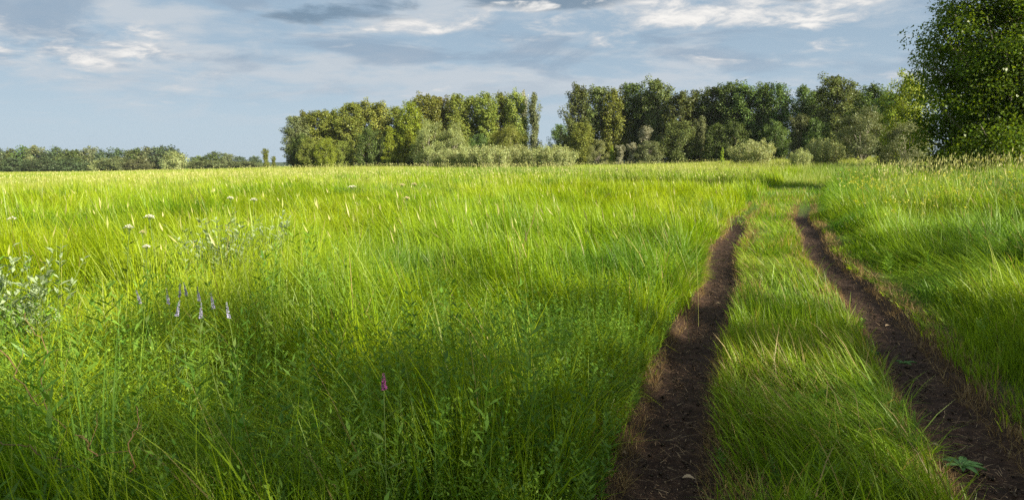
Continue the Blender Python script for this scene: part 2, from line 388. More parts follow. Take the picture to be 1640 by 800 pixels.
def grass_layer(name, n, r0, r1, cap, kind):
    per = 16
    tx, ty = sector(max(40, n // per), r0, r1, cap / per)
    m = len(tx)
    keep = 0.5 * vnoise(tx, ty, 1.1, 51) + 0.5 * vnoise(tx, ty, 1.0, 42) + 0.55 * rng.random(m) > 0.48
    tx, ty = tx[keep], ty[keep]; m = len(tx)
    tid = np.repeat(np.arange(m), per)
    rad = np.hypot(tx, ty)
    sg = (0.045 + 0.006 * rad)[tid]
    ox, oy = rng.normal(0, 1, len(tid)) * sg, rng.normal(0, 1, len(tid)) * sg
    x, y = tx[tid] + ox, ty[tid] + oy
    r = np.hypot(x, y)
    dl, dr = track_l(y) - x, x - track_r(y)
    if kind == 'tall':
        rag = 0.22 * (vnoise(x, y, 0.35, 23) - 0.5) + 0.05 * rng.normal(0, 1, len(x))
        ok = (dl > 0.23 + rag) | (dr > 0.26 + rag)
        ok &= ~((y > 24) & (y < 60) & (dl < 0.5) & (dr < 0.5))
    else:
        rag = 0.22 * (vnoise(x, y, 0.35, 24) - 0.5) + 0.05 * rng.normal(0, 1, len(x))
        ok = (dl < -0.16 + rag) & (dr < -0.16 + rag)
        ok |= (y > 17) & (y < 70) & (dl < 0.6) & (dr < 0.6) & (rng.random(len(x)) < 0.8)
    ok &= (rut(x, y) < 0.25 + 0.65 * rng.random(len(x)) ** 1.5) & (r > r0 * 0.8)
    x, y, tid, ox, oy, r = [v[ok] for v in (x, y, tid, ox, oy, r)]
    n = len(x); dl, dr = track_l(y) - x, x - track_r(y)
    trand = rng.random(m)[tid]; trand2 = rng.normal(0, 1, m)[tid]
    if kind == 'tall':
        H = tall_height(x, y) * (0.55 + 0.55 * rng.random(n)) * (0.66 + 0.62 * trand)
    else:
        mid = np.minimum(-dl, -dr)
        H = (0.07 + 0.11 * sstep(mid, 0.1, 0.5)) * (0.5 + 1.0 * rng.random(n)) * (0.6 + 1.0 * trand ** 2) * (0.65 + 0.9 * vnoise(x, y, 0.6, 61))
        H = np.where(y > 24, 0.28 * (0.6 + 0.7 * rng.random(n)), H)
    # wind and lodging: a smooth direction field
    fa = -1.5 + 2.6 * (vnoise(x, y, 2.6, 71) - 0.5) * 1.6 + 1.6 * (vnoise(x, y, 0.9, 73) - 0.5)
    out = np.arctan2(ox, oy)
    az = fa + 0.5 * trand2 + rng.normal(0, 0.38, n)
    swap = rng.random(n) < 0.25
    az = np.where(swap, out + rng.normal(0, 0.5, n), az)
    lod = sstep(0.6 * vnoise(x, y, 1.9, 72) + 0.4 * vnoise(x, y, 0.7, 74), 0.30, 0.75)
    if kind == 'tall':
        # grass beside the ruts hangs over them
        az = np.where((dl > 0) & (dl < 0.5) & (rng.random(n) < 0.55), np.pi / 2 + rng.normal(0, 0.5, n), az)
        az = np.where((dr > 0) & (dr < 1.3) & (rng.random(n) < 0.55), -np.pi / 2 + rng.normal(0, 0.7, n), az)
    a0 = np.abs(rng.normal(0.08, 0.12, n)) + 0.78 * lod
    curl = np.abs(rng.normal(0.50, 0.36, n)) + 0.9 * lod * rng.random(n)
    brk = rng.random(n) < 0.05; curl = np.where(brk, curl + 1.1 * rng.random(n), curl)
    if kind == 'short': curl = curl * 0.9 + 0.1; a0 = a0 * 0.45 + 0.08
    w = (0.0042 + 0.0095 * rng.random(n) ** 2.5) * np.maximum(1, r / 5.0) ** 0.60
    if kind == 'short': w = w * 0.8
    # species colour
    g1 = vnoise(x, y, 4.5, 81); g2 = vnoise(x, y, 1.3, 82)
    tnt = pal(G_FRESH, G_YEL, np.clip(0.25 + 1.0 * (g1 - 0.3) + 0.7 * (trand - 0.5) + 0.25 * sstep(r, 5, 14), 0, 1))
    tnt = tnt * (1 - 0.8 * sstep(g2, 0.55, 0.9))[:, None] + np.asarray(G_DEEP)[None] * (0.8 * sstep(g2, 0.55, 0.9))[:, None]
    cool = (dr > 0.3) * 0.55 * (0.4 + vnoise(x, y, 2.0, 83))
    if kind == 'short':
        tnt = pal((0.100, 0.235, 0.010), (0.225, 0.330, 0.022), np.clip(g2 + 0.5 * (trand - 0.5), 0, 1)); cool = cool * 0
    tnt = tnt * (1 - cool[:, None]) + np.asarray(G_COOL)[None] * cool[:, None]
    dry = rng.random(n) < (0.022 if kind == 'tall' else 0.08 + 0.16 * sstep(vnoise(x, y, 0.6, 84), 0.55, 0.8))
    tnt = np.where(dry[:, None], np.asarray(STRAW)[None] * 0.8, tnt)
    tnt = tnt * ((0.75 + 0.5 * rng.random(n)) * (0.72 + 0.56 * rng.random(m)[tid]))[:, None]
    z = height(x, y) - 0.02
    base = np.stack([x, y, z], 1)
    tip = np.clip(tnt * np.array([1.18, 1.1, 1.1]), 0, 1)
    V, q, tr, C, _ = blades(base, H, w, az, a0, curl, tnt, tip, S=3)
    o = link(name, make_mesh(name, V, q, tr, C), M_GRASS)
    return o, n

o, n1 = grass_layer('meadow_grass', 1450000, 0.9, 70, 2000, 'tall')
tag(o, 'long lush green meadow grass either side of the ruts', 'grass', kind='stuff')
o, n2 = grass_layer('short_grass', 800000, 1.2, 70, 4500, 'short')
tag(o, 'short trodden grass between the two wheel ruts', 'grass', kind='stuff')

def far_field():
    n = 420000
    r = np.exp(rng.uniform(math.log(45), math.log(620), n)); a = np.radians(rng.uniform(-46, 46, n))
    x, y = r * np.sin(a), r * np.cos(a)
    g = vnoise(x, y * 0.45, 14, 91); g2 = vnoise(x, y * 0.5, 45, 92)
    H = (0.40 + 0.40 * rng.random(n)) * (0.55 + 0.75 * g) * (0.8 + 0.4 * vnoise(x, y, 5, 93)) * (0.75 + 0.25 * sstep(r, 45, 80))
    w = 0.012 * (r / 45) ** 0.9 * (0.7 + 0.8 * rng.random(n))
    tnt = pal(G_FRESH, G_YEL, np.clip(0.45 + 0.9 * (g - 0.35) + 0.4 * rng.random(n), 0, 1))
    st = np.clip(sstep(g2 + 0.25 * (g - 0.5), 0.28, 0.60) * 0.85, 0, 1) * (rng.random(n) < 0.6)
    tnt = tnt * (1 - st[:, None]) + np.array([0.47, 0.45, 0.13])[None] * st[:, None]
    dkp = 0.65 * sstep(vnoise(x, y * 0.4, 22, 94), 0.58, 0.75)
    tnt = tnt * (1 - dkp[:, None]) + np.asarray(G_DEEP)[None] * dkp[:, None]
    tnt *= (0.75 + 0.5 * rng.random(n))[:, None]
    base = np.stack([x, y, height(x, y) - 0.02], 1)
    V, q, tr, C, _ = blades(base, H, w, rng.uniform(0, 6.28, n), np.abs(rng.normal(0.1, 0.15, n)), np.abs(rng.normal(0.4, 0.3, n)), tnt, tnt * 1.1, S=2, face=np.pi / 2 + rng.normal(0, 0.8, n))
    o = link('field_grass', make_mesh('field_grass', V, q, tr, C), M_GRASS)
    tag(o, 'far meadow grass fading to pale yellow below the trees', 'grass', kind='stuff')
far_field()

def seed_grass():
    """flowering grasses: thin stalk and a feathery pale plume"""
    n = 60000
    r = np.exp(rng.uniform(math.log(6), math.log(140), n)); a = np.radians(rng.uniform(-46, 48, n))
    x, y = r * np.sin(a), r * np.cos(a)
    dl, dr = track_l(y) - x, x - track_r(y)
    right = (dr > 2.0) & (y > 13) & (y < 45)
    p = np.where(right, 0.75, 0.05 + 0.50 * sstep(y, 24, 44)) * (0.25 + 0.75 * sstep(vnoise(x, y, 5, 101), 0.35, 0.65))
    p = np.where((dl < 0.6) & (dr < 1.2), 0.0, p)
    p = np.where((dl > 0) & (y < 22), 0.018, p)
    ok = rng.random(n) < p
    x, y, r, right = x[ok], y[ok], r[ok], right[ok]; n = len(x)
    H = np.where(right, 1.0 + 0.45 * rng.random(n), 0.80 + 0.35 * rng.random(n))
    az = -0.9 + rng.normal(0, 0.5, n); az = np.where(right, 1.0 + rng.normal(0, 0.7, n), az)
    a0 = np.abs(rng.normal(0.10, 0.10, n)); curl = np.abs(rng.normal(0.25, 0.2, n))
    base = np.stack([x, y, height(x, y) - 0.02], 1)
    w = 0.003 * np.maximum(1, r / 7) ** 0.8
    st = pal((0.20, 0.28, 0.04), (0.40, 0.38, 0.12), rng.random(n))
    V, q, tr, C, tip = blades(base, H, w, az, a0, curl, st, st * 1.1, S=3)
    th = a0 + curl
    d = np.stack([np.sin(az) * np.sin(th), np.cos(az) * np.sin(th), np.cos(th)], 1)
    ln = (0.07 + 0.09 * rng.random(n)); pw = (0.005 + 0.006 * rng.random(n)) * np.maximum(1, r / 12) ** 0.75
    Vp, Qp, Cp = [], [], []
    pc = pal((0.30, 0.34, 0.08), (0.50, 0.47, 0.20), rng.random(n))
    off = len(V)
    for k in range(2):
        f = rng.uniform(0, np.pi, n) + k * np.pi / 2
        s = np.stack([np.sin(f), np.cos(f), np.zeros(n)], 1) * pw[:, None]
        b = tip - d * 0.01
        P = np.stack([b, b + d * (ln * 0.35)[:, None] + s, b + d * ln[:, None], b + d * (ln * 0.35)[:, None] - s], 1)
        Vp.append(P.reshape(-1, 3)); Qp.append(off + np.arange(n * 4).reshape(n, 4)); off += n * 4
        Cp.append(np.repeat(pc, 4, 0))
    V = np.concatenate([V] + Vp); q = np.concatenate([q] + Qp); C = np.concatenate([C] + Cp)
    o = link('flowering_grass', make_mesh('flowering_grass', V, q, tr, C), M_DRY)
    tag(o, 'tall pale seed-headed grasses standing above the meadow', 'grass', kind='stuff')
seed_grass()

def dry_edges():
    """short tan-brown dead grass along the rut edges"""
    n = 85000
    y = np.geomspace(3.6, 30, n) * 1.0 - 1.8 + rng.normal(0, 0.3, n)
    pick = rng.integers(0, 4, n)
    c = np.where(pick < 2, track_l(y), track_r(y)); sgn = np.where(pick % 2 == 0, -1, 1)
    u = sgn * (0.19 + np.abs(rng.normal(0, 0.16, n)))
    ok = rng.random(n) < 0.25 + 0.75 * vnoise(c + u, y, 0.6, 111)
    y, c, u, sgn = y[ok], c[ok], u[ok], sgn[ok]; n = len(y)
    x = c + u
    z = height(x, y) - 0.10 * rut(x, y)
    L = 0.04 + 0.11 * rng.random(n)
    tn = pal((0.21, 0.125, 0.05), (0.40, 0.29, 0.12), rng.random(n)) * (0.7 + 0.5 * rng.random(n))[:, None]
    V, q, tr, C, _ = blades(np.stack([x, y, z], 1), L, (0.0025 + 0.002 * rng.random(n)) * np.maximum(1, y / 6) ** 0.6, rng.uniform(0, 6.28, n), np.abs(rng.normal(0.7, 0.4, n)), rng.normal(0.5, 0.5, n), tn, tn, S=2)
    o = link('dead_grass', make_mesh('dead_grass', V, q, tr, C), M_DRY)
    tag(o, 'tan dead grass fringing the ruts', 'grass', kind='stuff')
    # straw and crumbs lying on the soil
    n = 9000
    y = np.geomspace(3.4, 26, n) - 1.6 + rng.normal(0, 0.2, n)
    lr = rng.random(n) < 0.5
    x = np.where(lr, track_l(y), track_r(y)) + rng.normal(0, 0.15, n)
    z = height(x, y) - 0.085
    L = 0.012 + 0.10 * rng.random(n) ** 4
    tn = pal((0.13, 0.075, 0.04), (0.46, 0.33, 0.19), rng.random(n) ** 1.8)
    V, q, tr, C, _ = blades(np.stack([x, y, z + 0.004 + 0.012 * rng.random(n)], 1), L, 0.002 + 0.004 * rng.random(n), rng.uniform(0, 6.28, n), 1.35 + rng.normal(0, 0.12, n), rng.normal(0.1, 0.2, n), tn, tn, S=2)
    o = link('straw_litter', make_mesh('straw_litter', V, q, tr, C), M_DRY)
    tag(o, 'bits of straw strewn over the dark soil', 'litter', kind='stuff')
dry_edges()

def crumbs():
    n = 3500
    y = np.geomspace(3.4, 20, n) - 1.6 + rng.normal(0, 0.2, n)
    x = np.where(rng.random(n) < 0.5, track_l(y), track_r(y)) + rng.normal(0, 0.16, n)
    z = height(x, y) - 0.085
    s = (0.004 + 0.014 * rng.random(n) ** 4)
    P = np.array([[1, 0, 0], [0, 1, 0], [-1, 0, 0], [0, -1, 0], [0, 0, 1], [0, 0, -1]], float)
    Tt = np.array([[0, 1, 4], [1, 2, 4], [2, 3, 4], [3, 0, 4], [1, 0, 5], [2, 1, 5], [3, 2, 5], [0, 3, 5]])
    V = P[None] * s[:, None, None] * (0.6 + 0.8 * rng.random((n, 6, 1))) * np.array([1, 1, 0.7])
    V = V + np.stack([x, y, z], 1)[:, None]
    T = (np.arange(n) * 6)[:, None, None] + Tt[None]
    C = np.repeat(pal((0.025, 0.016, 0.011), (0.10, 0.066, 0.045), rng.random(n) ** 2), 6, 0)
    o = link('soil_crumbs', make_mesh('soil_crumbs', V.reshape(-1, 3), None, T.reshape(-1, 3), C, smooth=True), M_DRY)
    tag(o, 'crumbs of dark earth in the ruts', 'soil', kind='stuff')
crumbs()

# leaf quads used by herbs, shrubs and trees
def leaf_quads(P, D, N, ln, wd):
    """rhombic leaves at P pointing along D, facing N, folded a little along the midrib"""
    D = D / np.linalg.norm(D, axis=1, keepdims=True)
    S = np.cross(D, N); S /= np.linalg.norm(S, axis=1, keepdims=True) + 1e-9
    Nn = np.cross(S, D)
    ln = ln[:, None]; wd = wd[:, None]
    V = np.stack([P, P + D * ln * 0.45 + S * wd * 0.5 + Nn * wd * 0.12, P + D * ln - Nn * ln * 0.10, P + D * ln * 0.45 - S * wd * 0.5 + Nn * wd * 0.12], 1)
    return V.reshape(-1, 3)

def rand_dir(n):
    v = rng.normal(0, 1, (n, 3)); return v / np.linalg.norm(v, axis=1, keepdims=True)

def herbs(name, label, n, r0, r1, cap, s1, H0, ll, asp, K, cols, seed):
    """leafy weeds mixed into the grass near the camera"""
    x, y = sector(n, r0, r1, cap)
    dl, dr = track_l(y) - x, x - track_r(y)
    p = np.where(dl > 0.25, sstep(vnoise(x, y, s1, seed), 0.35, 0.7) * (1 - 0.75 * sstep(y, 5, 10)), np.where(dr > 0.6, 0.12, np.where((dl < -.3) & (dr < -.3), 0.22 * sstep(vnoise(x, y, 0.5, seed), 0.4, 0.7), 0.0)))
    ok = rng.random(len(x)) < p
    x, y, dl, dr = x[ok], y[ok], dl[ok], dr[ok]; n = len(x)
    H = np.where((dl < -.2) & (dr < -.2), 0.13, np.clip(tall_height(x, y), 0.25, 0.85)) * H0 * (0.75 + 0.4 * rng.random(n))
    az = rng.uniform(0, 6.28, n); lean = np.abs(rng.normal(0.12, 0.12, n))
    base = np.stack([x, y, height(x, y)], 1)
    tn = pal(cols[0], cols[1], rng.random(n))
    V, q, tr, C, _ = blades(base, H, np.full(n, 0.004), az, lean, np.full(n, 0.15), tn * 0.9, tn, S=3)
    Vs, Cs, Qs = [V], [C], [q]; off = len(V)
    d = np.stack([np.sin(az) * np.sin(lean + .08), np.cos(az) * np.sin(lean + .08), np.cos(lean + .08)], 1)
    big = (0.5 + rng.random(n)) * np.where(rng.random(n) < 0.3, 1.5, 0.9)
    for k in range(K):
        t = 0.25 + 0.75 * (k // 2) / (K // 2)
        P = base + d * (H * t)[:, None]
        f = (k % 2) * np.pi + (k // 2) * 1.57 + az + rng.normal(0, 0.3, n)
        up = 0.35 + 0.6 * t + rng.normal(0, 0.2, n)
        D = np.stack([np.cos(f), np.sin(f), up], 1)
        N = np.stack([np.zeros(n), np.zeros(n), np.ones(n)], 1) + rng.normal(0, 0.3, (n, 3))
        ln = (ll - ll * 0.5 * t) * big * (0.7 + 0.6 * rng.random(n))
        Vs.append(leaf_quads(P, D, N, ln, ln * asp)); Qs.append(off + np.arange(n * 4).reshape(n, 4)); off += n * 4
        Cs.append(np.repeat(tn * (0.8 + 0.5 * rng.random(n))[:, None], 4, 0))
    o = link(name, make_mesh(name, np.concatenate(Vs), np.concatenate(Qs), tr, np.concatenate(Cs)), M_HERB)
    tag(o, label, 'weeds', kind='stuff')
herbs('leafy_weeds', 'small leafy weeds tangled through the near grass', 19000, 2.2, 18, 170, 1.6, 1.0, 0.040, 0.34, 24, ((0.075, 0.185, 0.016), (0.18, 0.31, 0.03)), 121)
herbs('tall_weeds', 'taller upright weeds with narrow leaves rising above the near grass', 2600, 2.4, 12, 30, 2.2, 1.12, 0.075, 0.17, 26, ((0.10, 0.24, 0.025), (0.20, 0.34, 0.04)), 125)
herbs('fine_weeds', 'fine feathery weeds in the near grass', 16000, 2.2, 12, 160, 1.1, 0.9, 0.020, 0.5, 34, ((0.13, 0.26, 0.015), (0.26, 0.38, 0.03)), 129)

def yellow_flowers():
    n = 5200
    x, y = sector(n * 3, 8, 40, 200, 10, 42)
    dr = x - track_r(y)
    ok = (dr > 1.2) & (y > 13) & (y < 26) & (rng.random(len(x)) < 0.05 + 0.35 * sstep(vnoise(x, y, 2.0, 131), 0.45, 0.75))
    x, y = x[ok], y[ok]; n = len(x)
    H = tall_height(x, y) * (0.9 + 0.3 * rng.random(n))
    base = np.stack([x, y, height(x, y)], 1)
    st = pal((0.12, 0.22, 0.03), (0.2, 0.28, 0.03), rng.random(n))
    V, q, tr, C, tip = blades(base, H, np.full(n, 0.006), rng.uniform(0, 6.28, n), np.abs(rng.normal(0.1, 0.1, n)), np.full(n, 0.2), st, st, S=2)
    Vs, Qs, Cs = [V], [q], [C]; off = len(V)
    for k in range(6):
        P = tip + rng.normal(0, 0.02, (n, 3)); D = rand_dir(n); D[:, 2] = np.abs(D[:, 2])
        ln = 0.018 + 0.02 * rng.random(n)
        Vs.append(leaf_quads(P, D, rand_dir(n), ln, ln * 0.9)); Qs.append(off + np.arange(n * 4).reshape(n, 4)); off += n * 4
        Cs.append(np.repeat(pal((0.42, 0.44, 0.03), (0.62, 0.58, 0.08), rng.random(n)), 4, 0))
    o = link('yellow_wildflowers', make_mesh('yellow_wildflowers', np.concatenate(Vs), np.concatenate(Qs), tr, np.concatenate(Cs)), M_HERB)
    tag(o, 'patch of tiny yellow wildflowers on the right bank', 'flowers', kind='stuff')
yellow_flowers()

# ------------------------------------------------------------------ trees
def tube(path, rad, sides=7):
    path = np.asarray(path, float); n = len(path)
    T = np.gradient(path, axis=0); T /= np.linalg.norm(T, axis=1, keepdims=True) + 1e-9
    ref = np.array([1.0, 0, 0]) if abs(T[0, 0]) < 0.8 else np.array([0, 1.0, 0])
    A = np.cross(T, ref); A /= np.linalg.norm(A, axis=1, keepdims=True) + 1e-9
    B = np.cross(T, A)
    ph = np.linspace(0, 2 * np.pi, sides, endpoint=False)
    V = path[:, None] + (A[:, None] * np.cos(ph)[None, :, None] + B[:, None] * np.sin(ph)[None, :, None]) * np.asarray(rad)[:, None, None]
    i = np.arange(n - 1)[:, None] * sides; j = np.arange(sides)[None]; j2 = (j + 1) % sides
    q = np.stack([i + j, i + j2, i + sides + j2, i + sides + j], -1).reshape(-1, 4)
    return V.reshape(-1, 3), q

def merge(parts):
    Vs, Qs, o = [], [], 0
    for v, q in parts: Vs.append(v); Qs.append(q + o); o += len(v)
    return np.concatenate(Vs), np.concatenate(Qs)

def foliage(centers, radii, per, size, aspect=0.62, droop=0.0, shell=0.45, upbias=0.5):
    """leaves spread through a cloud of ellipsoidal clumps"""
    n = len(centers) * per
    c = np.repeat(centers, per, 0); rd = np.repeat(radii, per, 0)
    u = rand_dir(n); rr = rng.random(n) ** shell
    P = c + u * rd * rr[:, None]
    D = u * 0.8 + rng.normal(0, 0.6, (n, 3)); D[:, 2] -= droop
    ax = np.array([0, 0, 1.0]); oc = c - c.mean(0); oc[:, 2] *= 0.4; oc /= np.linalg.norm(oc, axis=1, keepdims=True) + 1e-6
    N = u * 0.8 + oc * 0.5 + rng.normal(0, 0.36, (n, 3)); N[:, 2] += upbias
    ln = size * (0.6 + 0.8 * rng.random(n))
    V = leaf_quads(P, D, N, ln, ln * aspect)
    cl = np.repeat(0.78 + 0.44 * rng.random(len(centers)), per)
    b = cl * (0.8 + 0.4 * rng.random(n))
    yel = rng.random(n) * 0.25
    C = np.stack([b * (1 + yel), b, b * (1 - 0.5 * yel)], 1)
    return V, np.arange(n * 4).reshape(n, 4), np.repeat(C, 4, 0)

def tree_mesh(h, width, base, prof, nl, per, size, cl=(0.13, 0.22), rise=(0.5, 1.1), trunk_r=0.22, aspect=0.62, droop=0.1, wob=0.03, stretch=1.2, ragged=0.25, fill=0):
    """trunk + limbs as one mesh, leaf clumps hung along the limbs as another; prof(t) is the crown half width (0..1) at height fraction t"""
    R0 = width / 2
    zs = np.linspace(0, h * 0.95, 9)
    wx = np.cumsum(rng.normal(0, wob * h / 9, 9)); wy = np.cumsum(rng.normal(0, wob * h / 9, 9)); wx -= wx[0]; wy -= wy[0]
    rad = trunk_r * (1 - 0.92 * (zs / zs[-1])) ; rad[0] *= 1.5
    trunk = np.stack([wx, wy, zs], 1)
    parts = [tube(trunk, rad, 8)]
    cen, rds = [], []
    for k in range(nl):
        t = base + (1 - base) * (k + rng.random()) / nl * 0.97
        env = R0 * prof(t) * (1 - ragged * rng.random() + 0.10 * rng.random())
        az = k * 2.399 + rng.normal(0, 0.4)
        up = rng.uniform(*rise)
        zend = h * t; dz = env * math.tan(min(1.25, up))
        z0 = max(h * 0.06, zend - dz)
        tx, ty = np.interp(z0, zs, wx), np.interp(z0, zs, wy)
        p0 = np.array([tx, ty, z0]); p2 = np.array([tx + env * math.cos(az), ty + env * math.sin(az), zend])
        p1 = (p0 + p2) / 2 + np.array([math.cos(az), math.sin(az), 0]) * env * 0.18
        s = np.linspace(0, 1, 5)[:, None]
        path = p0 * (1 - s) ** 2 + 2 * p1 * s * (1 - s) + p2 * s ** 2
        r0 = max(0.02, np.interp(z0, zs, rad) * 0.45)
        parts.append(tube(path, r0 * (1 - 0.85 * np.linspace(0, 1, 5)), 5))
        m = max(2, int(2 + 3 * env / R0))
        for j in range(m):
            f = 0.30 + 0.75 * (j + rng.random() * 0.6) / m
            q = p0 * (1 - f) ** 2 + 2 * p1 * f * (1 - f) + p2 * f ** 2
            q = q + rng.normal(0, 0.08 * R0, 3)
            rc = R0 * rng.uniform(*cl) * (0.75 + 0.5 * prof(t))
            cen.append(q); rds.append([rc, rc, rc * stretch * rng.uniform(0.7, 1.2)])
    for k in range(3):
        cen.append(trunk[-1] + np.array([rng.normal(0, .06) * R0, rng.normal(0, .06) * R0, -0.03 * h * k])); rc = R0 * cl[0] * (0.7 + 0.3 * k); rds.append([rc, rc, rc * stretch * 1.3])
    for k in range(fill):
        t = base + (1 - base) * rng.random() * 0.9; a = rng.uniform(0, 6.28); e = R0 * prof(t) * 0.6 * math.sqrt(rng.random())
        rc = R0 * cl[1]; cen.append(np.array([e * math.cos(a), e * math.sin(a), t * h])); rds.append([rc, rc, rc * stretch])
    tv, tq = merge(parts)
    lv, lq, lc = foliage(np.array(cen), np.array(rds), per, size, aspect, droop)
    return make_mesh('trunk', tv, tq, smooth=True), make_mesh('crown', lv, lq, None, lc)

def lobe_mesh(h, width, nlobe, per, size, lob=(0.24, 0.36), base=0.0, aspect=0.3, trunk_r=0.2, flat=0.75):
    """rounded, billowing willow-like crown made of leafy lobes on spreading stems"""
    R0 = width / 2; cen, rds, parts = [], [], []
    for k in range(nlobe):
        u = (k + 0.5) / nlobe; el = math.asin(min(1, 0.02 + 0.98 * u)); az = k * 2.399 + rng.normal(0, .3)
        rr = rng.uniform(0.55, 0.80)
        c = np.array([math.cos(az) * math.cos(el) * R0 * rr, math.sin(az) * math.cos(el) * R0 * rr, h * (base + (1 - base) * (0.10 + 0.72 * math.sin(el) * rng.uniform(0.85, 1.05)))])
        r = R0 * rng.uniform(*lob)
        p0 = np.array([rng.normal(0, .08) * R0, rng.normal(0, .08) * R0, 0.0]); s = np.linspace(0, 1, 5)[:, None]
        p1 = np.array([c[0] * .3, c[1] * .3, c[2] * 0.6])
        parts.append(tube(p0 * (1 - s) ** 2 + 2 * p1 * s * (1 - s) + c * s ** 2, trunk_r * (1 - 0.8 * np.linspace(0, 1, 5)), 6))
        for j in range(5):
            v = rand_dir(1)[0] * r * 0.55
            cen.append(c + v * np.array([1, 1, flat])); rds.append([r * .62, r * .62, r * .62 * flat])
    tv, tq = merge(parts)
    lv, lq, lc = foliage(np.array(cen), np.array(rds), per, size, aspect, 0.0, shell=0.35, upbias=0.6)
    lv[:, 2] = np.maximum(lv[:, 2], 0.02)
    return make_mesh('trunk', tv, tq, smooth=True), make_mesh('crown', lv, lq, None, lc)

def spray_mesh(h, width, depth, nst, per, size):
    """bushy shrub of many upright leafy shoots"""
    cen, rds, parts = [], [], []
    for k in range(nst):
        a = rng.uniform(0, 6.28); e = math.sqrt(rng.random())
        bx, by = e * math.cos(a), e * math.sin(a)
        hh = h * (0.62 + 0.38 * (1 - e ** 2.2)) * rng.uniform(0.82, 1.05)
        p0 = np.array([bx * width * .30, by * depth * .30, 0]); p2 = np.array([bx * width * .5, by * depth * .5, hh])
        s = np.linspace(0, 1, 4)[:, None]; parts.append(tube(p0 * (1 - s) + p2 * s, 0.03 * (1 - .8 * np.linspace(0, 1, 4)), 4))
        for j in range(5):
            f = 0.12 + 0.86 * j / 4
            cen.append(p0 * (1 - f) + p2 * f + rng.normal(0, .05 * h, 3)); r = h * 0.125 * (1.15 - 0.55 * f); rds.append([r, r, r * 1.5])
    tv, tq = merge(parts)
    lv, lq, lc = foliage(np.array(cen), np.array(rds), per, size, 0.34, -0.5, shell=0.4, upbias=0.3)
    lv[:, 2] = np.maximum(lv[:, 2], 0.02)
    return make_mesh('trunk', tv, tq, smooth=True), make_mesh('crown', lv, lq, None, lc)

def dome(t): return math.sqrt(max(0.0, 1 - (2 * t - 1) ** 2)) ** 0.8
def poplar_prof(t): return (0.55 + 0.45 * min(1, t / 0.45)) * (1 - max(0, (t - 0.72) / 0.30) ** 2 * 0.75)
def plume_prof(t): return (0.60 + 0.40 * min(1, t / 0.4)) * (1 - max(0, (t - 0.5) / 0.55) ** 1.6 * 0.85)
def column_prof(t): return (0.75 + 0.25 * math.sin(t * 9)) * (1 - max(0, (t - 0.8) / 0.22) ** 2 * 0.7)
def broad_prof(t): return (0.72 + 0.28 * min(1, t / 0.4)) * math.sqrt(max(0.02, 1 - max(0, (t - 0.5) / 0.52) ** 2))
def cone_prof(t): return max(0.08, 1.05 - t)

LM = {
 'olive': leaf_mat('olive_leaves', (0.185, 0.245, 0.048), trans=0.35, gloss=0.02),
 'lime': leaf_mat('lime_leaves', (0.230, 0.330, 0.036), trans=0.40, gloss=0.02),
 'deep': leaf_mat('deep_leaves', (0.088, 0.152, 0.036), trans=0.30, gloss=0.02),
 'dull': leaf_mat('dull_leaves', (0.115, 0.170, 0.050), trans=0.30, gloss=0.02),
 'silver': leaf_mat('silver_leaves', (0.300, 0.390, 0.160), trans=0.30, gloss=0.03),
 'willow': leaf_mat('willow_leaves', (0.225, 0.285, 0.105), trans=0.30, gloss=0.03),
 'sage': leaf_mat('sage_leaves', (0.145, 0.190, 0.080), trans=0.28, gloss=0.03),
 'white': leaf_mat('whitish_leaves', (0.30, 0.34, 0.24), trans=0.25),
 'ochre': leaf_mat('ochre_leaves', (0.215, 0.250, 0.055), trans=0.35, gloss=0.02),
 'far': leaf_mat('far_leaves', (0.070, 0.115, 0.050), trans=0.25, gloss=0.02),
 'near': leaf_mat('poplar_leaves', (0.100, 0.178, 0.014), trans=0.55, gloss=0.015, rough=0.35, rand=0.05),
}
PROTO = {}
def proto(kind):
    if kind in PROTO: return PROTO[kind]
    k, i = kind.rsplit('_', 1)
    if k == 'poplar' and int(i) % 2: m = tree_mesh(20, 7.5, 0.10, plume_prof, 60, 80, 0.36, stretch=1.8, fill=22, rise=(0.8, 1.2), cl=(0.12, 0.21), ragged=0.35), 20, 7.5
    elif k == 'poplar': m = tree_mesh(20, 7.5, 0.10, poplar_prof, 54, 84, 0.38, stretch=1.15, fill=26, rise=(0.6, 1.15), cl=(0.15, 0.27)), 20, 7.5
    elif k == 'column': m = tree_mesh(20, 5.0, 0.05, column_prof, 40, 80, 0.36, cl=(0.2, 0.34), stretch=1.6, fill=14, rise=(0.9, 1.25), ragged=0.35), 20, 5.0
    elif k == 'broad': m = tree_mesh(14, 10, 0.06, broad_prof, 48, 80, 0.36, stretch=1.0, fill=16), 14, 10
    elif k == 'cone': m = tree_mesh(14, 7.0, 0.06, cone_prof, 40, 80, 0.36, stretch=0.8, rise=(0.2, 0.5), fill=10), 14, 7.0
    elif k == 'willow': m = lobe_mesh(12, 12, 18, 190, 0.34), 12, 9.6
    elif k == 'shrub': m = spray_mesh(3.2, 7.0, 5.0, 70, 44, 0.20), 3.2, 7.0
    elif k == 'far': m = tree_mesh(14, 14, 0.04, broad_prof, 28, 44, 0.75, cl=(0.16, 0.26), stretch=0.9, fill=12), 14, 14
    PROTO[kind] = m
    return m

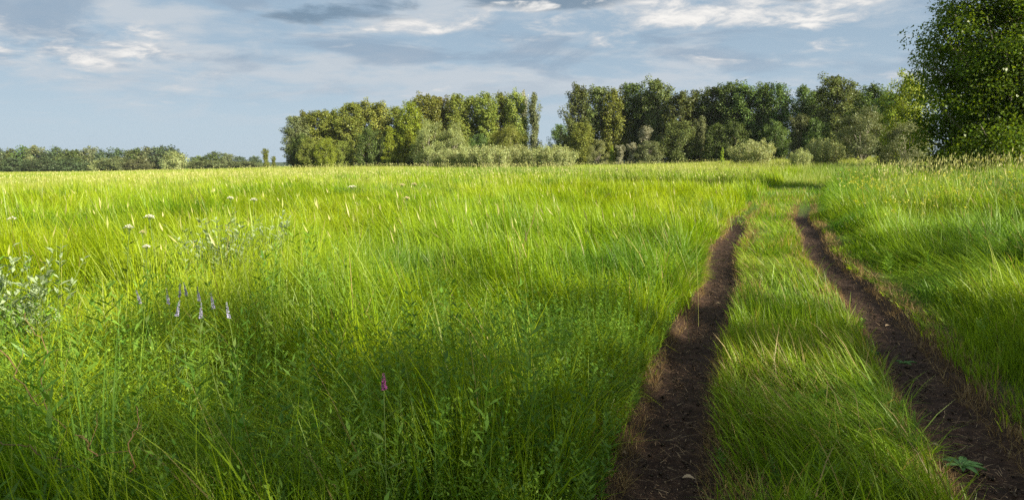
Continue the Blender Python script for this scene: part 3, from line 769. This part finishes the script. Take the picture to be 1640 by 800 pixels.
def plant_tree(name, cat, kind, mat, px, top, D, wpx, label, group=None, deep=None, bark=None, hscale=1.0):
    (tm, cm), h0, w0 = proto(kind)
    x, y, z = at(px, D)
    h = top_height(px, top, D) * hscale * 1.03; w = wpx / F * D
    root = empty(name, (x, y, z - 0.05), rng.uniform(0, 6.28), (w / w0, (deep or w) / w0, h / h0))
    tag(root, label, cat, group)
    c = bpy.data.objects.new('crown', cm); col.objects.link(c); c.parent = root
    if len(cm.materials) == 0: cm.materials.append(LM[mat])
    c.material_slots[0].link = 'OBJECT'; c.material_slots[0].material = LM[mat]
    t = bpy.data.objects.new('trunk', tm); col.objects.link(t); t.parent = root
    if len(tm.materials) == 0: tm.materials.append(bark or M_BARK)
    return root

LG = 'tall trees of the left grove'
left_grove = [  # px, top, D, width, prototype, leaves, label
 (478, 186, 204, 32, 'poplar_0', 'sage', 'greyish leaning poplar standing at the left end of the left grove'),
 (492, 180, 210, 38, 'poplar_1', 'olive', 'olive poplar second from the left end of the left grove'),
 (513, 177, 208, 40, 'poplar_2', 'olive', 'olive poplar of the left grove above its small round yellowish tree'),
 (537, 178, 214, 38, 'poplar_3', 'lime', 'yellow-green poplar fourth from the left end of the left grove'),
 (562, 165, 206, 38, 'poplar_0', 'olive', 'tall poplar with a pale bare trunk showing in the left grove'),
 (586, 163, 212, 36, 'poplar_4', 'olive', 'tall olive poplar just right of the one with the pale bare trunk'),
 (611, 165, 208, 40, 'poplar_1', 'ochre', 'ochre-green flat-topped poplar left of the dip in the left grove skyline'),
 (637, 171, 210, 34, 'poplar_2', 'olive', 'slightly lower poplar in the dip of the left grove skyline'),
 (660, 164, 200, 38, 'poplar_3', 'lime', 'bright green poplar right of the dip in the left grove skyline'),
 (686, 151, 206, 42, 'poplar_4', 'olive', 'tallest dark olive poplar above the left round willow'),
 (708, 155, 212, 34, 'poplar_0', 'ochre', 'olive poplar between the two crowns above the round willows'),
 (732, 152, 206, 40, 'poplar_1', 'olive', 'tall poplar above the right round willow'),
 (757, 154, 210, 36, 'poplar_2', 'olive', 'tall poplar just left of the slit of sky in the left grove'),
 (782, 150, 204, 30, 'column_0', 'olive', 'narrow poplar right of the slit of sky in the left grove'),
 (805, 150, 210, 38, 'poplar_3', 'olive', 'tall poplar behind the rounded olive tree of the left grove'),
 (828, 148, 205, 28, 'poplar_4', 'olive', 'poplar left of the thin whitish one at the right end of the left grove'),
]
for px, top, D, w, k, m, lab in left_grove: plant_tree('poplar_tree', 'tree', k, m, px, top, D, w * 1.38, lab, LG)
plant_tree('poplar_tree', 'tree', 'column_1', 'white', 839, 145, 208, 13, 'thin whitish poplar with sparse crown near the right end of the left grove', LG)
plant_tree('poplar_tree', 'tree', 'column_1', 'sage', 856, 149, 202, 23, 'free-standing column-shaped poplar at the right end of the left grove', LG)
UL = 'lower trees along the foot of the left grove'
for name, px, top, D, w, k, m, lab in [
 ('broad_tree', 486, 215, 200, 32, 'broad_0', 'deep', 'dark bushy tree at the foot of the left end of the left grove'),
 ('broad_tree', 497, 222, 196, 34, 'broad_1', 'olive', 'olive bushy tree at the foot of the left grove, left of the round yellowish tree'),
 ('broad_tree', 523, 221, 192, 30, 'broad_2', 'lime', 'small round yellowish tree low in the left grove'),
 ('broad_tree', 549, 226, 196, 30, 'broad_0', 'olive', 'bushy tree left of the pale bare trunk in the left grove'),
 ('broad_tree', 592, 205, 194, 44, 'broad_1', 'deep', 'dark green broad tree right of the pale bare trunk'),
 ('broad_tree', 624, 203, 190, 30, 'cone_0', 'lime', 'bright green pointed tree in the middle of the left grove'),
 ('broad_tree', 655, 210, 190, 34, 'cone_1', 'lime', 'bright yellow-green layered tree left of the round willows'),
 ('broad_tree', 672, 238, 184, 34, 'broad_2', 'deep', 'low dark bush under the left round willow'),
 ('willow_tree', 690, 187, 182, 50, 'willow_0', 'willow', 'left one of the two round silvery willows in the left grove'),
 ('willow_tree', 727, 191, 180, 48, 'willow_1', 'willow', 'right one of the two round silvery willows in the left grove'),
 ('willow_tree', 728, 232, 174, 40, 'willow_2', 'willow', 'low silvery willow in front of the two round willows'),
 ('broad_tree', 814, 190, 186, 60, 'willow_2', 'olive', 'rounded olive tree near the right end of the left grove'),
 ('broad_tree', 768, 215, 196, 34, 'broad_0', 'deep', 'dark tree behind the long thicket below the slit of sky'),
]: plant_tree(name, 'tree', k, m, px, top, D, w * 1.12, lab, UL)

RG = 'tall trees of the right grove'
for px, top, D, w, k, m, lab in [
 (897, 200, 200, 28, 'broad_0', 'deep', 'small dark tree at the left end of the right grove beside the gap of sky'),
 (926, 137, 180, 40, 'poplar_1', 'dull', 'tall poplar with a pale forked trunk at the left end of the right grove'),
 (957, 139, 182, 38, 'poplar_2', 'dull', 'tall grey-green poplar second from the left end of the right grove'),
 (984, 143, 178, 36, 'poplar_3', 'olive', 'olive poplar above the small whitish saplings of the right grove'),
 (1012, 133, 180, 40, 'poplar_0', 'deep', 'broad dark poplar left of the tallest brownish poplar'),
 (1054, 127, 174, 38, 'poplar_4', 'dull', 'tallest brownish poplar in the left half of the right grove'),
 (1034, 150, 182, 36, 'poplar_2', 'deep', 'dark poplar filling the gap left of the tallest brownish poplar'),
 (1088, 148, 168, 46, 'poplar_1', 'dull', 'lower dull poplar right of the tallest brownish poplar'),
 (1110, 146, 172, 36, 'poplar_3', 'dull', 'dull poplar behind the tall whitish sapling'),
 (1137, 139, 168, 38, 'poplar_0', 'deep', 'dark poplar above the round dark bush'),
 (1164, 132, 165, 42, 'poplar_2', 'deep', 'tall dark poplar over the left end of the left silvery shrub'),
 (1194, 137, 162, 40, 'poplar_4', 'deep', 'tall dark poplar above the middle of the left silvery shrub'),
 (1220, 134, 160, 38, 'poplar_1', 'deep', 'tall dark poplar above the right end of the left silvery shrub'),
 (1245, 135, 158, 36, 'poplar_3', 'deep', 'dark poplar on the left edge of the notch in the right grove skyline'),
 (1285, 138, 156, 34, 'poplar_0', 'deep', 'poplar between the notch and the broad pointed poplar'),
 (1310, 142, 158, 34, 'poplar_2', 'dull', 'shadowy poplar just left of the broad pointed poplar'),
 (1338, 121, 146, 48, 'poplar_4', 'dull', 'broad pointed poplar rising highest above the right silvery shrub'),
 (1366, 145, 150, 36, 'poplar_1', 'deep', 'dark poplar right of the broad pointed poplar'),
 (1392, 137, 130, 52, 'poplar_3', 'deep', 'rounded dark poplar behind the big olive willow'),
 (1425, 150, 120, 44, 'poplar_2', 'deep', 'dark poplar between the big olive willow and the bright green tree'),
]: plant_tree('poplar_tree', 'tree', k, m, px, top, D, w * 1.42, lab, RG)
plant_tree('broad_tree', 'tree', 'broad_1', 'lime', 1450, 122, 78, 76, 'bright yellow-green tree just behind the big near tree', RG)
UR = 'lower trees along the foot of the right grove'
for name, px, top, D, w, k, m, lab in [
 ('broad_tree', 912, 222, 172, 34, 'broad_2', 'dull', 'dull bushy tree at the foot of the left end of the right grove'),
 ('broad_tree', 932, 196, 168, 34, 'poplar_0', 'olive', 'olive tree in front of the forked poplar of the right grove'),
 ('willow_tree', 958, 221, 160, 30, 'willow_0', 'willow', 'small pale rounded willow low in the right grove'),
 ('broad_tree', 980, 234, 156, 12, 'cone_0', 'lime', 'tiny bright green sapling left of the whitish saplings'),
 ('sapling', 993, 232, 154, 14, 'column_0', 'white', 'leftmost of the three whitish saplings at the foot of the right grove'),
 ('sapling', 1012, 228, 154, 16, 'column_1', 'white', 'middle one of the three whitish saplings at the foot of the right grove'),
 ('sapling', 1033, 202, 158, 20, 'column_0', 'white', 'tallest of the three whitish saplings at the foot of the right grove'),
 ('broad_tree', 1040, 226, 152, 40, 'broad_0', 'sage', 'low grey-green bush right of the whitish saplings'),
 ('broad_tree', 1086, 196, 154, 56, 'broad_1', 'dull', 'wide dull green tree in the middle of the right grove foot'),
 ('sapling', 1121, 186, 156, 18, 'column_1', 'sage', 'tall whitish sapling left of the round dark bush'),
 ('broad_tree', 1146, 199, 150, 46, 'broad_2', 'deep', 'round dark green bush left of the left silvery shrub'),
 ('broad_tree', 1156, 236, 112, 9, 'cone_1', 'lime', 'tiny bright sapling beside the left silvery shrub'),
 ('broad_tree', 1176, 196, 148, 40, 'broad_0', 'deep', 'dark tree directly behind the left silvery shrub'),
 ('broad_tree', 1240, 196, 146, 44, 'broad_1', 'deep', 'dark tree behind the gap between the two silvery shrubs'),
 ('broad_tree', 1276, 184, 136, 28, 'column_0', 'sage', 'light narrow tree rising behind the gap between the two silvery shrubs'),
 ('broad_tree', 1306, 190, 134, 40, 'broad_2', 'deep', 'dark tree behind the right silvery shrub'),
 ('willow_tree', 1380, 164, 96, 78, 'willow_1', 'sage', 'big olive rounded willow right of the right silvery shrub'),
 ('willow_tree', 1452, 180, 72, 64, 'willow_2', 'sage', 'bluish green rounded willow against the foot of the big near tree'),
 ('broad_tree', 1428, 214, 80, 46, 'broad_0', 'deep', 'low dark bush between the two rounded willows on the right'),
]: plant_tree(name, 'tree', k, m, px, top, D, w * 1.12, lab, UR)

TG = 'silvery willow shrubs forming the long thicket'
for i, (px, top, w, lab) in enumerate([
 (722, 239, 56, 'leftmost shrub of the long silvery thicket before the left grove'),
 (757, 236, 58, 'second shrub from the left in the long silvery thicket'),
 (793, 235, 58, 'shrub left of the middle of the long silvery thicket'),
 (828, 235, 58, 'shrub right of the middle of the long silvery thicket'),
 (863, 236, 58, 'second shrub from the right in the long silvery thicket'),
 (893, 235, 50, 'rightmost shrub of the long silvery thicket, reaching toward the right grove')]):
    plant_tree('willow_shrub', 'shrub', 'shrub_%d' % (i % 4), 'silver', px, top, 134 - 2 * (i % 3), w * 1.5, lab, TG)
plant_tree('willow_shrub', 'shrub', 'shrub_1', 'silver', 1205, 227, 100, 96, 'left one of the two round silvery shrubs before the right grove')
plant_tree('willow_shrub', 'shrub', 'shrub_2', 'silver', 1318, 224, 86, 84, 'right one of the two round shrubs before the right grove, greener')
plant_tree('willow_shrub', 'shrub', 'shrub_3', 'silver', 1281, 240, 82, 38, 'little pale shrub leaning against the left side of the greener round shrub')

# distant wood on the left
FW = 'trees of the distant wood'
fw = [(2, 240, 30), (20, 238, 34), (40, 237, 36), (58, 236, 34), (76, 240, 30), (92, 238, 32), (108, 241, 30), (124, 239, 30), (146, 236, 26), (163, 242, 24),
      (189, 237, 34), (212, 242, 28), (224, 239, 30), (240, 235, 40), (262, 236, 40), (276, 239, 30), (320, 248, 36), (344, 245, 36), (362, 247, 26), (384, 249, 20), (408, 251, 20)]
ordn = ['first', 'second', 'third', 'fourth', 'fifth', 'sixth', 'seventh', 'eighth', 'ninth', 'tenth', 'eleventh', 'twelfth', 'thirteenth', 'fourteenth', 'fifteenth', 'sixteenth']
for i, (px, top, w) in enumerate(fw):
    if i < 16: lab = 'dark rounded tree, %s from the photo edge in the long distant wood on the left' % ordn[i]
    else: lab = 'small dark tree, %s from the left in the lower far clump beside the left grove' % ordn[i - 16]
    plant_tree('distant_tree', 'tree', 'far_%d' % (i % 4), ('far', 'deep', 'far', 'dull', 'sage')[(i * 3) % 5], px, top + (2 if i % 3 == 1 else -1), 470 if i < 16 else 560, w * 1.25, lab, FW)
FS = 'low bushes before the distant wood'
for i, (px, top, w, m, lab) in enumerate([
 (20, 256, 50, 'far', 'low dark bush at the photo edge before the distant wood'), (66, 257, 50, 'far', 'low dark bush second from the photo edge before the distant wood'),
 (112, 257, 50, 'far', 'low dark bush third from the photo edge before the distant wood'), (156, 260, 22, 'silver', 'small pale bush before the distant wood'),
 (186, 254, 56, 'sage', 'wide grey-green bush before the middle of the distant wood'), (220, 258, 44, 'sage', 'grey-green bush left of the pale rounded bush'),
 (281, 247, 40, 'silver', 'pale rounded bush at the right end of the distant wood'), (330, 260, 60, 'sage', 'flat grey-green bush at the foot of the lower far clump'), (390, 261, 60, 'sage', 'flat grey-green bush right of the lower far clump')]):
    plant_tree('distant_bush', 'bush', 'far_%d' % (i % 4), m, px, top - 3, 430, w, lab, FS)
plant_tree('sapling', 'tree', 'column_0', 'olive', 426, 238, 330, 12, 'small lone tree in the open field left of the left grove')
plant_tree('sapling', 'tree', 'column_1', 'olive', 438, 250, 335, 8, 'stunted little tree right beside the small lone tree')

def hills():
    n = 120; a = np.radians(np.linspace(-55, 55, n)); rows = []
    for k, (r, hh) in enumerate([(1000, -4), (1060, 4.2), (1160, 5.6), (1380, -4)]):
        h = hh + (1.8 * vnoise(np.degrees(a), a * 0 + 3, 6, 141) if hh > 0 else 0)
        rows.append(np.stack([r * np.sin(a), r * np.cos(a), np.broadcast_to(h, n)], 1))
    V = np.concatenate(rows); i = np.arange(3)[:, None] * n; j = np.arange(n - 1)[None]
    q = np.stack([i + j, i + j + 1, i + n + j + 1, i + n + j], -1).reshape(-1, 4)
    m = noise_mat('wooded_hills', [(0.3, (0.03, 0.05, 0.03)), (0.7, (0.06, 0.09, 0.045))], 0.02, bump=0)
    tag(link('hills', make_mesh('hills', V, q, smooth=True), m), kind='structure')
hills()

def haze():
    x0, x1, y0, y1, z0, z1 = -1560, 1560, -1560, 1560, -7.0, 27.0
    V = [(x, y, z) for z in (z0, z1) for y in (y0, y1) for x in (x0, x1)]
    q = [(0, 2, 3, 1), (4, 5, 7, 6), (0, 1, 5, 4), (2, 6, 7, 3), (0, 4, 6, 2), (1, 3, 7, 5)]
    m, nt = mat_new('haze'); out = nt.nodes.new('ShaderNodeOutputMaterial'); v = nt.nodes.new('ShaderNodeVolumePrincipled')
    v.inputs['Color'].default_value = (0.86, 0.90, 0.96, 1); v.inputs['Density'].default_value = 0.00007; v.inputs['Anisotropy'].default_value = 0.2
    nt.links.new(v.outputs[0], out.inputs['Volume'])
    tag(link('haze', make_mesh('haze', V, q), m), 'thin summer haze over the meadow', 'haze', kind='stuff')
haze()

# the big near tree at the right edge, and the row beyond the right edge whose shade lies on the foreground
def big_prof(t): return (0.86 + 0.14 * min(1, t / 0.35)) * math.sqrt(max(0.02, 1 - max(0, (t - 0.45) / 0.57) ** 2))
def near_prof(t): return float(np.interp(t, [0, .1, .25, .45, .58, .68, .78, .9, 1], [.80, .84, .80, .84, 1.0, .84, .62, .40, .12]))
ROW = tree_mesh(16, 10.5, 0.08, big_prof, 64, 44, 0.25, cl=(0.09, 0.17), rise=(0.25, 0.75), trunk_r=0.24, aspect=0.8, droop=0.2, stretch=0.75, ragged=0.45, fill=20, wob=0.02)
BIG = tree_mesh(12.2, 9.4, 0.03, near_prof, 140, 250, 0.115, cl=(0.12, 0.20), rise=(0.25, 0.75), trunk_r=0.24, aspect=0.85, droop=0.25, stretch=0.7, ragged=0.46, fill=80, wob=0.02)
def big_tree(x, y, rz, sc, label, group=None, P=BIG):
    root = empty('poplar_tree', (x, y, float(height(x, y)) - 0.05), rz, sc); tag(root, label, 'tree', group)
    for nm, me, mt in (('crown', P[1], LM['near']), ('trunk', P[0], M_BARK)):
        o = bpy.data.objects.new(nm, me); col.objects.link(o); o.parent = root
        if len(me.materials) == 0: me.materials.append(mt)
    return root
x, y, _ = at(1610, 33)
big_tree(x, y, 0.6, (1, 1, 1), 'big dark green tree filling the right edge of the photo')
for i, (x, y, rz, s) in enumerate([(16.5, -13.0, 2.2, 0.80), (20.5, -10.0, 3.1, 0.82), (25, -6.0, 4.0, 0.80), (29.5, -2.0, 5.2, 0.84), (34, 2, 0.2, 0.85), (39, 7, 1.7, 0.80), (12.5, -7.5, 2.9, 0.60)]):
    big_tree(x, y, rz, (s * 1.1, s * 1.1, s), 'leafy tree of the row beyond the right edge of the picture, shading the track', 'trees of the row right of the track', ROW)

# ------------------------------------------------------------------ single plants and small things
def small_mat(name, c, tr=0.3): return leaf_mat(name, c, trans=tr, gloss=0.03, rand=0, tcol=(1.05, 1.0, 0.9))
M_STEM = small_mat('green_stem', (0.16, 0.24, 0.05)); M_WHITE = small_mat('white_petals', (0.80, 0.79, 0.66)); M_VIOLET = small_mat('violet_petals', (0.44, 0.42, 0.60))
M_PINK = small_mat('magenta_petals', (0.40, 0.10, 0.30)); M_SILV = small_mat('silvery_leaf', (0.35, 0.44, 0.24)); M_BROWN = small_mat('dead_stem', (0.26, 0.165, 0.07)); M_TAN = small_mat('dead_leaf', (0.55, 0.40, 0.24))
M_DOCK = small_mat('broad_leaf', (0.10, 0.22, 0.06)); M_CREAM = small_mat('cream_petals', (0.75, 0.66, 0.40)); M_RUSH = small_mat('rush_blade', (0.17, 0.33, 0.04), 0.45)

def stem_path(h, lean, az):
    s = np.linspace(0, 1, 6); d = lean * h * s ** 1.6
    return np.stack([np.sin(az) * d, np.cos(az) * d, h * s * math.sqrt(max(0.2, 1 - lean ** 2 * .6))], 1)

def part(name, V, q, mat, root): return link(name, make_mesh(name, V, q, smooth=False), mat, root)

def each_leaf(V, q, mat, root):
    for k in range(len(q)): part('leaf', V[4 * k:4 * k + 4], [[0, 1, 2, 3]], mat, root)

def stem_leaves(path, n, ln, wd, t0=0.25, t1=0.9):
    t = rng.uniform(t0, t1, n); P = np.stack([np.interp(t * (len(path) - 1), np.arange(len(path)), path[:, k]) for k in range(3)], 1)
    f = np.arange(n) * 2.4; D = np.stack([np.cos(f), np.sin(f), 0.5 + 0.5 * rng.random(n)], 1)
    l = ln * (0.7 + 0.6 * rng.random(n)) * (1.2 - 0.6 * t)
    return leaf_quads(P, D, np.tile([0, 0, 1.0], (n, 1)) + rng.normal(0, .2, (n, 3)), l, l * wd), np.arange(n * 4).reshape(n, 4)

def umbel(px, py, h, r, label, group, mat=None):
    x, y, z = head(px, py, h); root = empty('umbel_flower', (x, y, z)); tag(root, label, 'flower', group)
    p = stem_path(h, rng.uniform(0.02, 0.2), rng.uniform(0, 6.28)); tips = []
    parts = [tube(p, np.linspace(0.005, 0.003, 6), 5)]
    for k in range(14):
        a = k * 2.4; e = r * math.sqrt((k + .5) / 14); q = p[-1] + np.array([math.cos(a) * e, math.sin(a) * e, 0.75 * r - 0.7 * e * e / r])
        parts.append(tube(np.stack([p[-1] - [0, 0, .05], (p[-1] + q) / 2, q]), [0.002] * 3, 4)); tips.append(q)
    part('stem', *merge(parts), M_STEM, root)
    tips = np.repeat(np.array(tips), 9, 0) + rng.normal(0, r * 0.13, (126, 3)) * [1, 1, .4]
    D = rand_dir(126); D[:, 2] = np.abs(D[:, 2]) * .5
    part('flower_head', leaf_quads(tips, D, np.tile([0, 0, 1.0], (126, 1)) + rng.normal(0, .4, (126, 3)), np.full(126, r * .34), np.full(126, r * .3)), np.arange(504).reshape(126, 4), mat or M_WHITE, root)
    each_leaf(*stem_leaves(p, 6, 0.12, 0.3), M_STEM, root)

def spike(px, py, h, ln, mat, name, label, group=None, rr=0.011, leaves=12):
    x, y, z = head(px, py, h); root = empty(name, (x, y, z)); tag(root, label, 'flower', group)
    p = stem_path(h, rng.uniform(0.02, 0.16), rng.uniform(0, 6.28)); part('stem', *tube(p, np.linspace(0.0022, 0.0015, 6), 5), M_STEM, root)
    n = 110; t = rng.random(n); d = p[-1] - p[-2]; d = d / np.linalg.norm(d)
    P = p[-1] - d * (ln * t)[:, None]; D = rand_dir(n); D[:, 2] = D[:, 2] * .3 + .4
    l = rr * (0.5 + 1.1 * t) * 1.5
    part('flower_spike', leaf_quads(P, D, rand_dir(n), l, l * .7), np.arange(n * 4).reshape(n, 4), mat, root)
    each_leaf(*stem_leaves(p, leaves, 0.09, 0.22, 0.2, 0.8), M_STEM, root)

UG = 'white umbel flowers in the left meadow'
for px, py, h, r, lab in [
 (193, 363, 0.95, 0.050, 'white umbel flower, leftmost of the row standing in the left meadow'), (222, 373, 0.85, 0.04, 'small cream umbel between two taller white ones in the left meadow'),
 (246, 349, 1.0, 0.055, 'tallest white umbel of the row in the left meadow, on a yellowish stalk'), (229, 393, 0.80, 0.042, 'low white umbel below the row in the left meadow'),
 (6, 352, 0.9, 0.055, 'white umbel flower at the very left edge of the photo'), (376, 318, 1.0, 0.06, 'left one of a pair of pale umbels above the silvery leaved patch'),
 (399, 321, 1.0, 0.06, 'right one of a pair of pale umbels above the silvery leaved patch'), (566, 300, 1.0, 0.07, 'pale umbel left of the cluster in mid meadow'),
 (575, 299, 1.0, 0.07, 'pale umbel in the middle of the small cluster in mid meadow'), (641, 297, 1.0, 0.08, 'cream umbel right of centre in the meadow, left of the tallest one'), (667, 296, 1.05, 0.08, 'tallest cream umbel below the right round willow'), (648, 318, .95, .06, 'cream umbel lowest of the group below the right round willow')]:
    umbel(px, py, h, r * 0.75, lab, UG, M_CREAM if 'cream' in lab else M_WHITE)
VG = 'violet flower spikes in the left foreground'
for px, py, lab in [
 (252, 457, 'leftmost violet flower spike of the loose group'), (247, 480, 'lowest violet flower spike, below the leftmost one'), (273, 456, 'slim violet spike left of the big pair'), (280, 462, 'big violet spike in the middle of the loose group'),
 (312, 449, 'tallest violet spike right of the middle'), (326, 455, 'violet spike just right of the tallest one'), (307, 481, 'faded violet spike below the tallest one'), (353, 468, 'pale violet spike second from the right'), (381, 482, 'pale violet spike farthest to the right')]:
    spike(px, py, 0.84, 0.09, M_VIOLET, 'violet_flower', lab, VG, rr=0.0055, leaves=8)
spike(613, 612, 0.80, 0.06, M_PINK, 'magenta_flower', 'single magenta flower spike in the shaded grass at the centre', rr=0.0065, leaves=10)

def silver_plant(px, py, h, w, n, label):
    x, y, z = head(px, py, h); root = empty('silvery_plant', (x, y, z)); tag(root, label, 'plant', 'silvery leaved plants in the left meadow')
    parts, LV = [], []
    for k in range(n):
        a = rng.uniform(0, 6.28); e = w * math.sqrt(rng.random()) * .5
        p = stem_path(h * rng.uniform(.75, 1.1), rng.uniform(.05, .45), rng.uniform(0, 6.28)) + np.array([e * math.cos(a), e * math.sin(a) * .8, 0])
        parts.append(tube(p, np.linspace(.004, .002, 6), 4)); LV.append(stem_leaves(p, 18, 0.10, 0.34, .3, 1.0))
    [part('stem', *tp, M_STEM, root) for tp in parts]; part('foliage', *merge(LV), M_SILV, root)
silver_plant(395, 350, .98, 1.0, 46, 'silvery leaved plant clump in the left meadow below the pair of pale umbels')
silver_plant(345, 362, .92, .5, 16, 'smaller silvery tuft left of the silvery clump')
silver_plant(22, 398, .95, .45, 26, 'silvery leaved plant at the left edge of the photo')

def stalk(pts, r, label, h0=None, twigs=3):
    r = r * 0.6
    P = np.array(pts, float); root = empty('dead_stalk', P[0]); tag(root, label, 'dead stalk', 'dead brown stalks in the left foreground')
    t = np.linspace(0, len(P) - 1, 12); path = np.stack([np.interp(t, np.arange(len(P)), P[:, k]) for k in range(3)], 1) - P[0]
    path[1:-1] += rng.normal(0, .008, (10, 3))
    part('stem', *tube(path, np.linspace(r, r * .5, 12), 6), M_BROWN, root)
    for k in range(twigs):
        a = path[3 + 2 * k]; b = a + rng.normal(0, .07, 3) + [0, 0, .05]; part('twig', *tube(np.stack([a, (a + b) / 2 + .008, b]), [r * .5, r * .4, r * .2], 4), M_BROWN, root)
def seen(px, py, depth):
    v = ray(px, py); k = depth / v.y; return (v.x * k, v.y * k, EYE + v.z * k)
stalk([seen(60, 640, 3.0), seen(75, 560, 3.05), seen(40, 500, 3.1)], .004, 'upright reddish dead stalk near the left edge')
stalk([seen(0, 560, 2.5), seen(60, 640, 2.4), seen(105, 685, 2.3)], .004, 'slanting brown dead stalk running down from the left edge')
stalk([seen(0, 707, 2.15), seen(70, 725, 2.1), seen(128, 752, 2.05)], .0035, 'pale dead stalk lying low at the bottom left corner')
stalk([seen(208, 755, 2.1), seen(206, 712, 2.1), seen(222, 680, 2.12), seen(218, 650, 2.15)], .004, 'crooked brown dead stalk in the bottom left grass')
stalk([seen(155, 730, 2.2), seen(138, 708, 2.2), seen(120, 695, 2.2)], .0045, 'short rusty dead stalk beside the rush tuft', twigs=2)

def rush(px, py, h, n, label):
    x, y, z = head(px, py, h); root = empty('rush_tuft', (x, y, z)); tag(root, label, 'plant')
    for k in range(n):
        V, q, tr, C, _ = blades(rng.normal(0, .03, (1, 3)) * [1, 1, 0], h * rng.uniform(.75, 1.1, 1), np.full(1, .009), rng.uniform(0, 6.28, 1), np.abs(rng.normal(.05, .06, 1)), np.abs(rng.normal(.12, .1, 1)), np.ones((1, 3)), S=4)
        link('blade', make_mesh('blade', V, q, tr), M_RUSH, root)
rush(138, 548, 0.95, 16, 'upright tuft of broad rush blades in the bottom left grass')

def dock(x, y, n, ln, label, gr=None):
    root = empty('broadleaf_plant', (x, y, float(height(x, y)) - .06)); tag(root, label, 'plant', gr)
    P = np.zeros((n, 3)); f = np.arange(n) * 2.4
    for k in range(n):
        m = 5; s = np.linspace(0, 1, m); l = ln * rng.uniform(.7, 1.2); d = np.array([math.cos(f[k]), math.sin(f[k])])
        mid = np.stack([d[0] * l * s, d[1] * l * s, l * (.55 * s - .5 * s ** 2)], 1); w = np.sin(np.pi * (0.06 + .93 * s)) * l * .16
        sd = np.array([-d[1], d[0], 0])
        V = np.concatenate([mid - sd * w[:, None] + [0, 0, .01], mid, mid + sd * w[:, None] + [0, 0, .01]])
        i = np.arange(m - 1); q = np.concatenate([np.stack([i, i + 1, m + i + 1, m + i], 1), np.stack([m + i, m + i + 1, 2 * m + i + 1, 2 * m + i], 1)])
        part('leaf', V, q, M_DOCK, root)
v = head(1540, 745, -0.05); dock(v[0], v[1], 9, .12, 'low broad leaved plant growing at the edge of the right rut')
v = head(1395, 560, -0.02); dock(v[0], v[1], 6, .09, 'tiny broad leaved plant on the right rut, farther along')
v = head(1440, 575, -0.02); dock(v[0] + .05, v[1], 5, .08, 'tiny green rosette in the middle of the right rut')

def fallen(px, py, ln, label):
    x, y, _ = head(px, py, -0.06); z = float(height(x, y)) - .066
    m = 6; s = np.linspace(0, 1, m); w = np.sin(np.pi * (.04 + .94 * s)) * ln * .3
    mid = np.stack([(s - .5) * ln, .06 * ln * np.sin(s * 5), .016 + .10 * ln * np.sin(s * 3.1)], 1); sd = np.array([0, 1.0, .35])
    V = np.concatenate([mid - sd * w[:, None] * [1, 1, -1], mid, mid + sd * w[:, None]])
    i = np.arange(m - 1); q = np.concatenate([np.stack([i, i + 1, m + i + 1, m + i], 1), np.stack([m + i, m + i + 1, 2 * m + i + 1, 2 * m + i], 1)])
    o = link('fallen_leaf', make_mesh('fallen_leaf', V, q, smooth=True), M_TAN); o.location = (x, y, z); o.rotation_euler = (0, 0, rng.uniform(-.6, .6))
    tag(o, label, 'leaf', 'fallen dry leaves on the ruts')
fallen(1103, 768, .065, 'pale curled dead leaf on the left rut near the bottom of the photo')
fallen(978, 758, .05, 'orange dead leaf at the grassy left edge of the left rut')
fallen(1497, 715, .05, 'cream dead leaf at the left edge of the right rut')
fallen(1422, 523, .06, 'small pale leaf across the middle of the right rut')
fallen(1150, 487, .06, 'small pale leaf on the left rut halfway up')
fallen(998, 727, .04, 'small tan leaf on the left rut verge above the orange one')

def stone():
    x, y, z = head(1250, 318, 0.05); g = np.linspace(0, 2 * np.pi, 14, endpoint=False); V = [[0, 0, .07]]
    for k, (r, h) in enumerate([(.09, .06), (.15, .03), (.18, -.03)]):
        for a in g: V.append([r * math.cos(a) * 1.5 * rng.uniform(.88, 1.1), r * math.sin(a) * rng.uniform(.88, 1.1), h + rng.normal(0, .008)])
    n = 14; j = np.arange(n); j2 = (j + 1) % n
    q = np.concatenate([np.stack([1 + k * n + j, 1 + (k + 1) * n + j, 1 + (k + 1) * n + j2, 1 + k * n + j2], 1) for k in range(2)])
    tr = np.stack([np.zeros(n, int), 1 + j, 1 + j2], 1)
    m = noise_mat('pale_stone', [(0.3, (0.30, 0.26, 0.20)), (0.7, (0.48, 0.43, 0.34))], 6, bump=.6)
    o = link('pale_stone', make_mesh('pale_stone', V, q, tr, smooth=True), m); o.location = (x, y, z)
    tag(o, 'flat pale stone lying where the ruts bend away', 'stone')
stone()
print('blades', n1, n2)
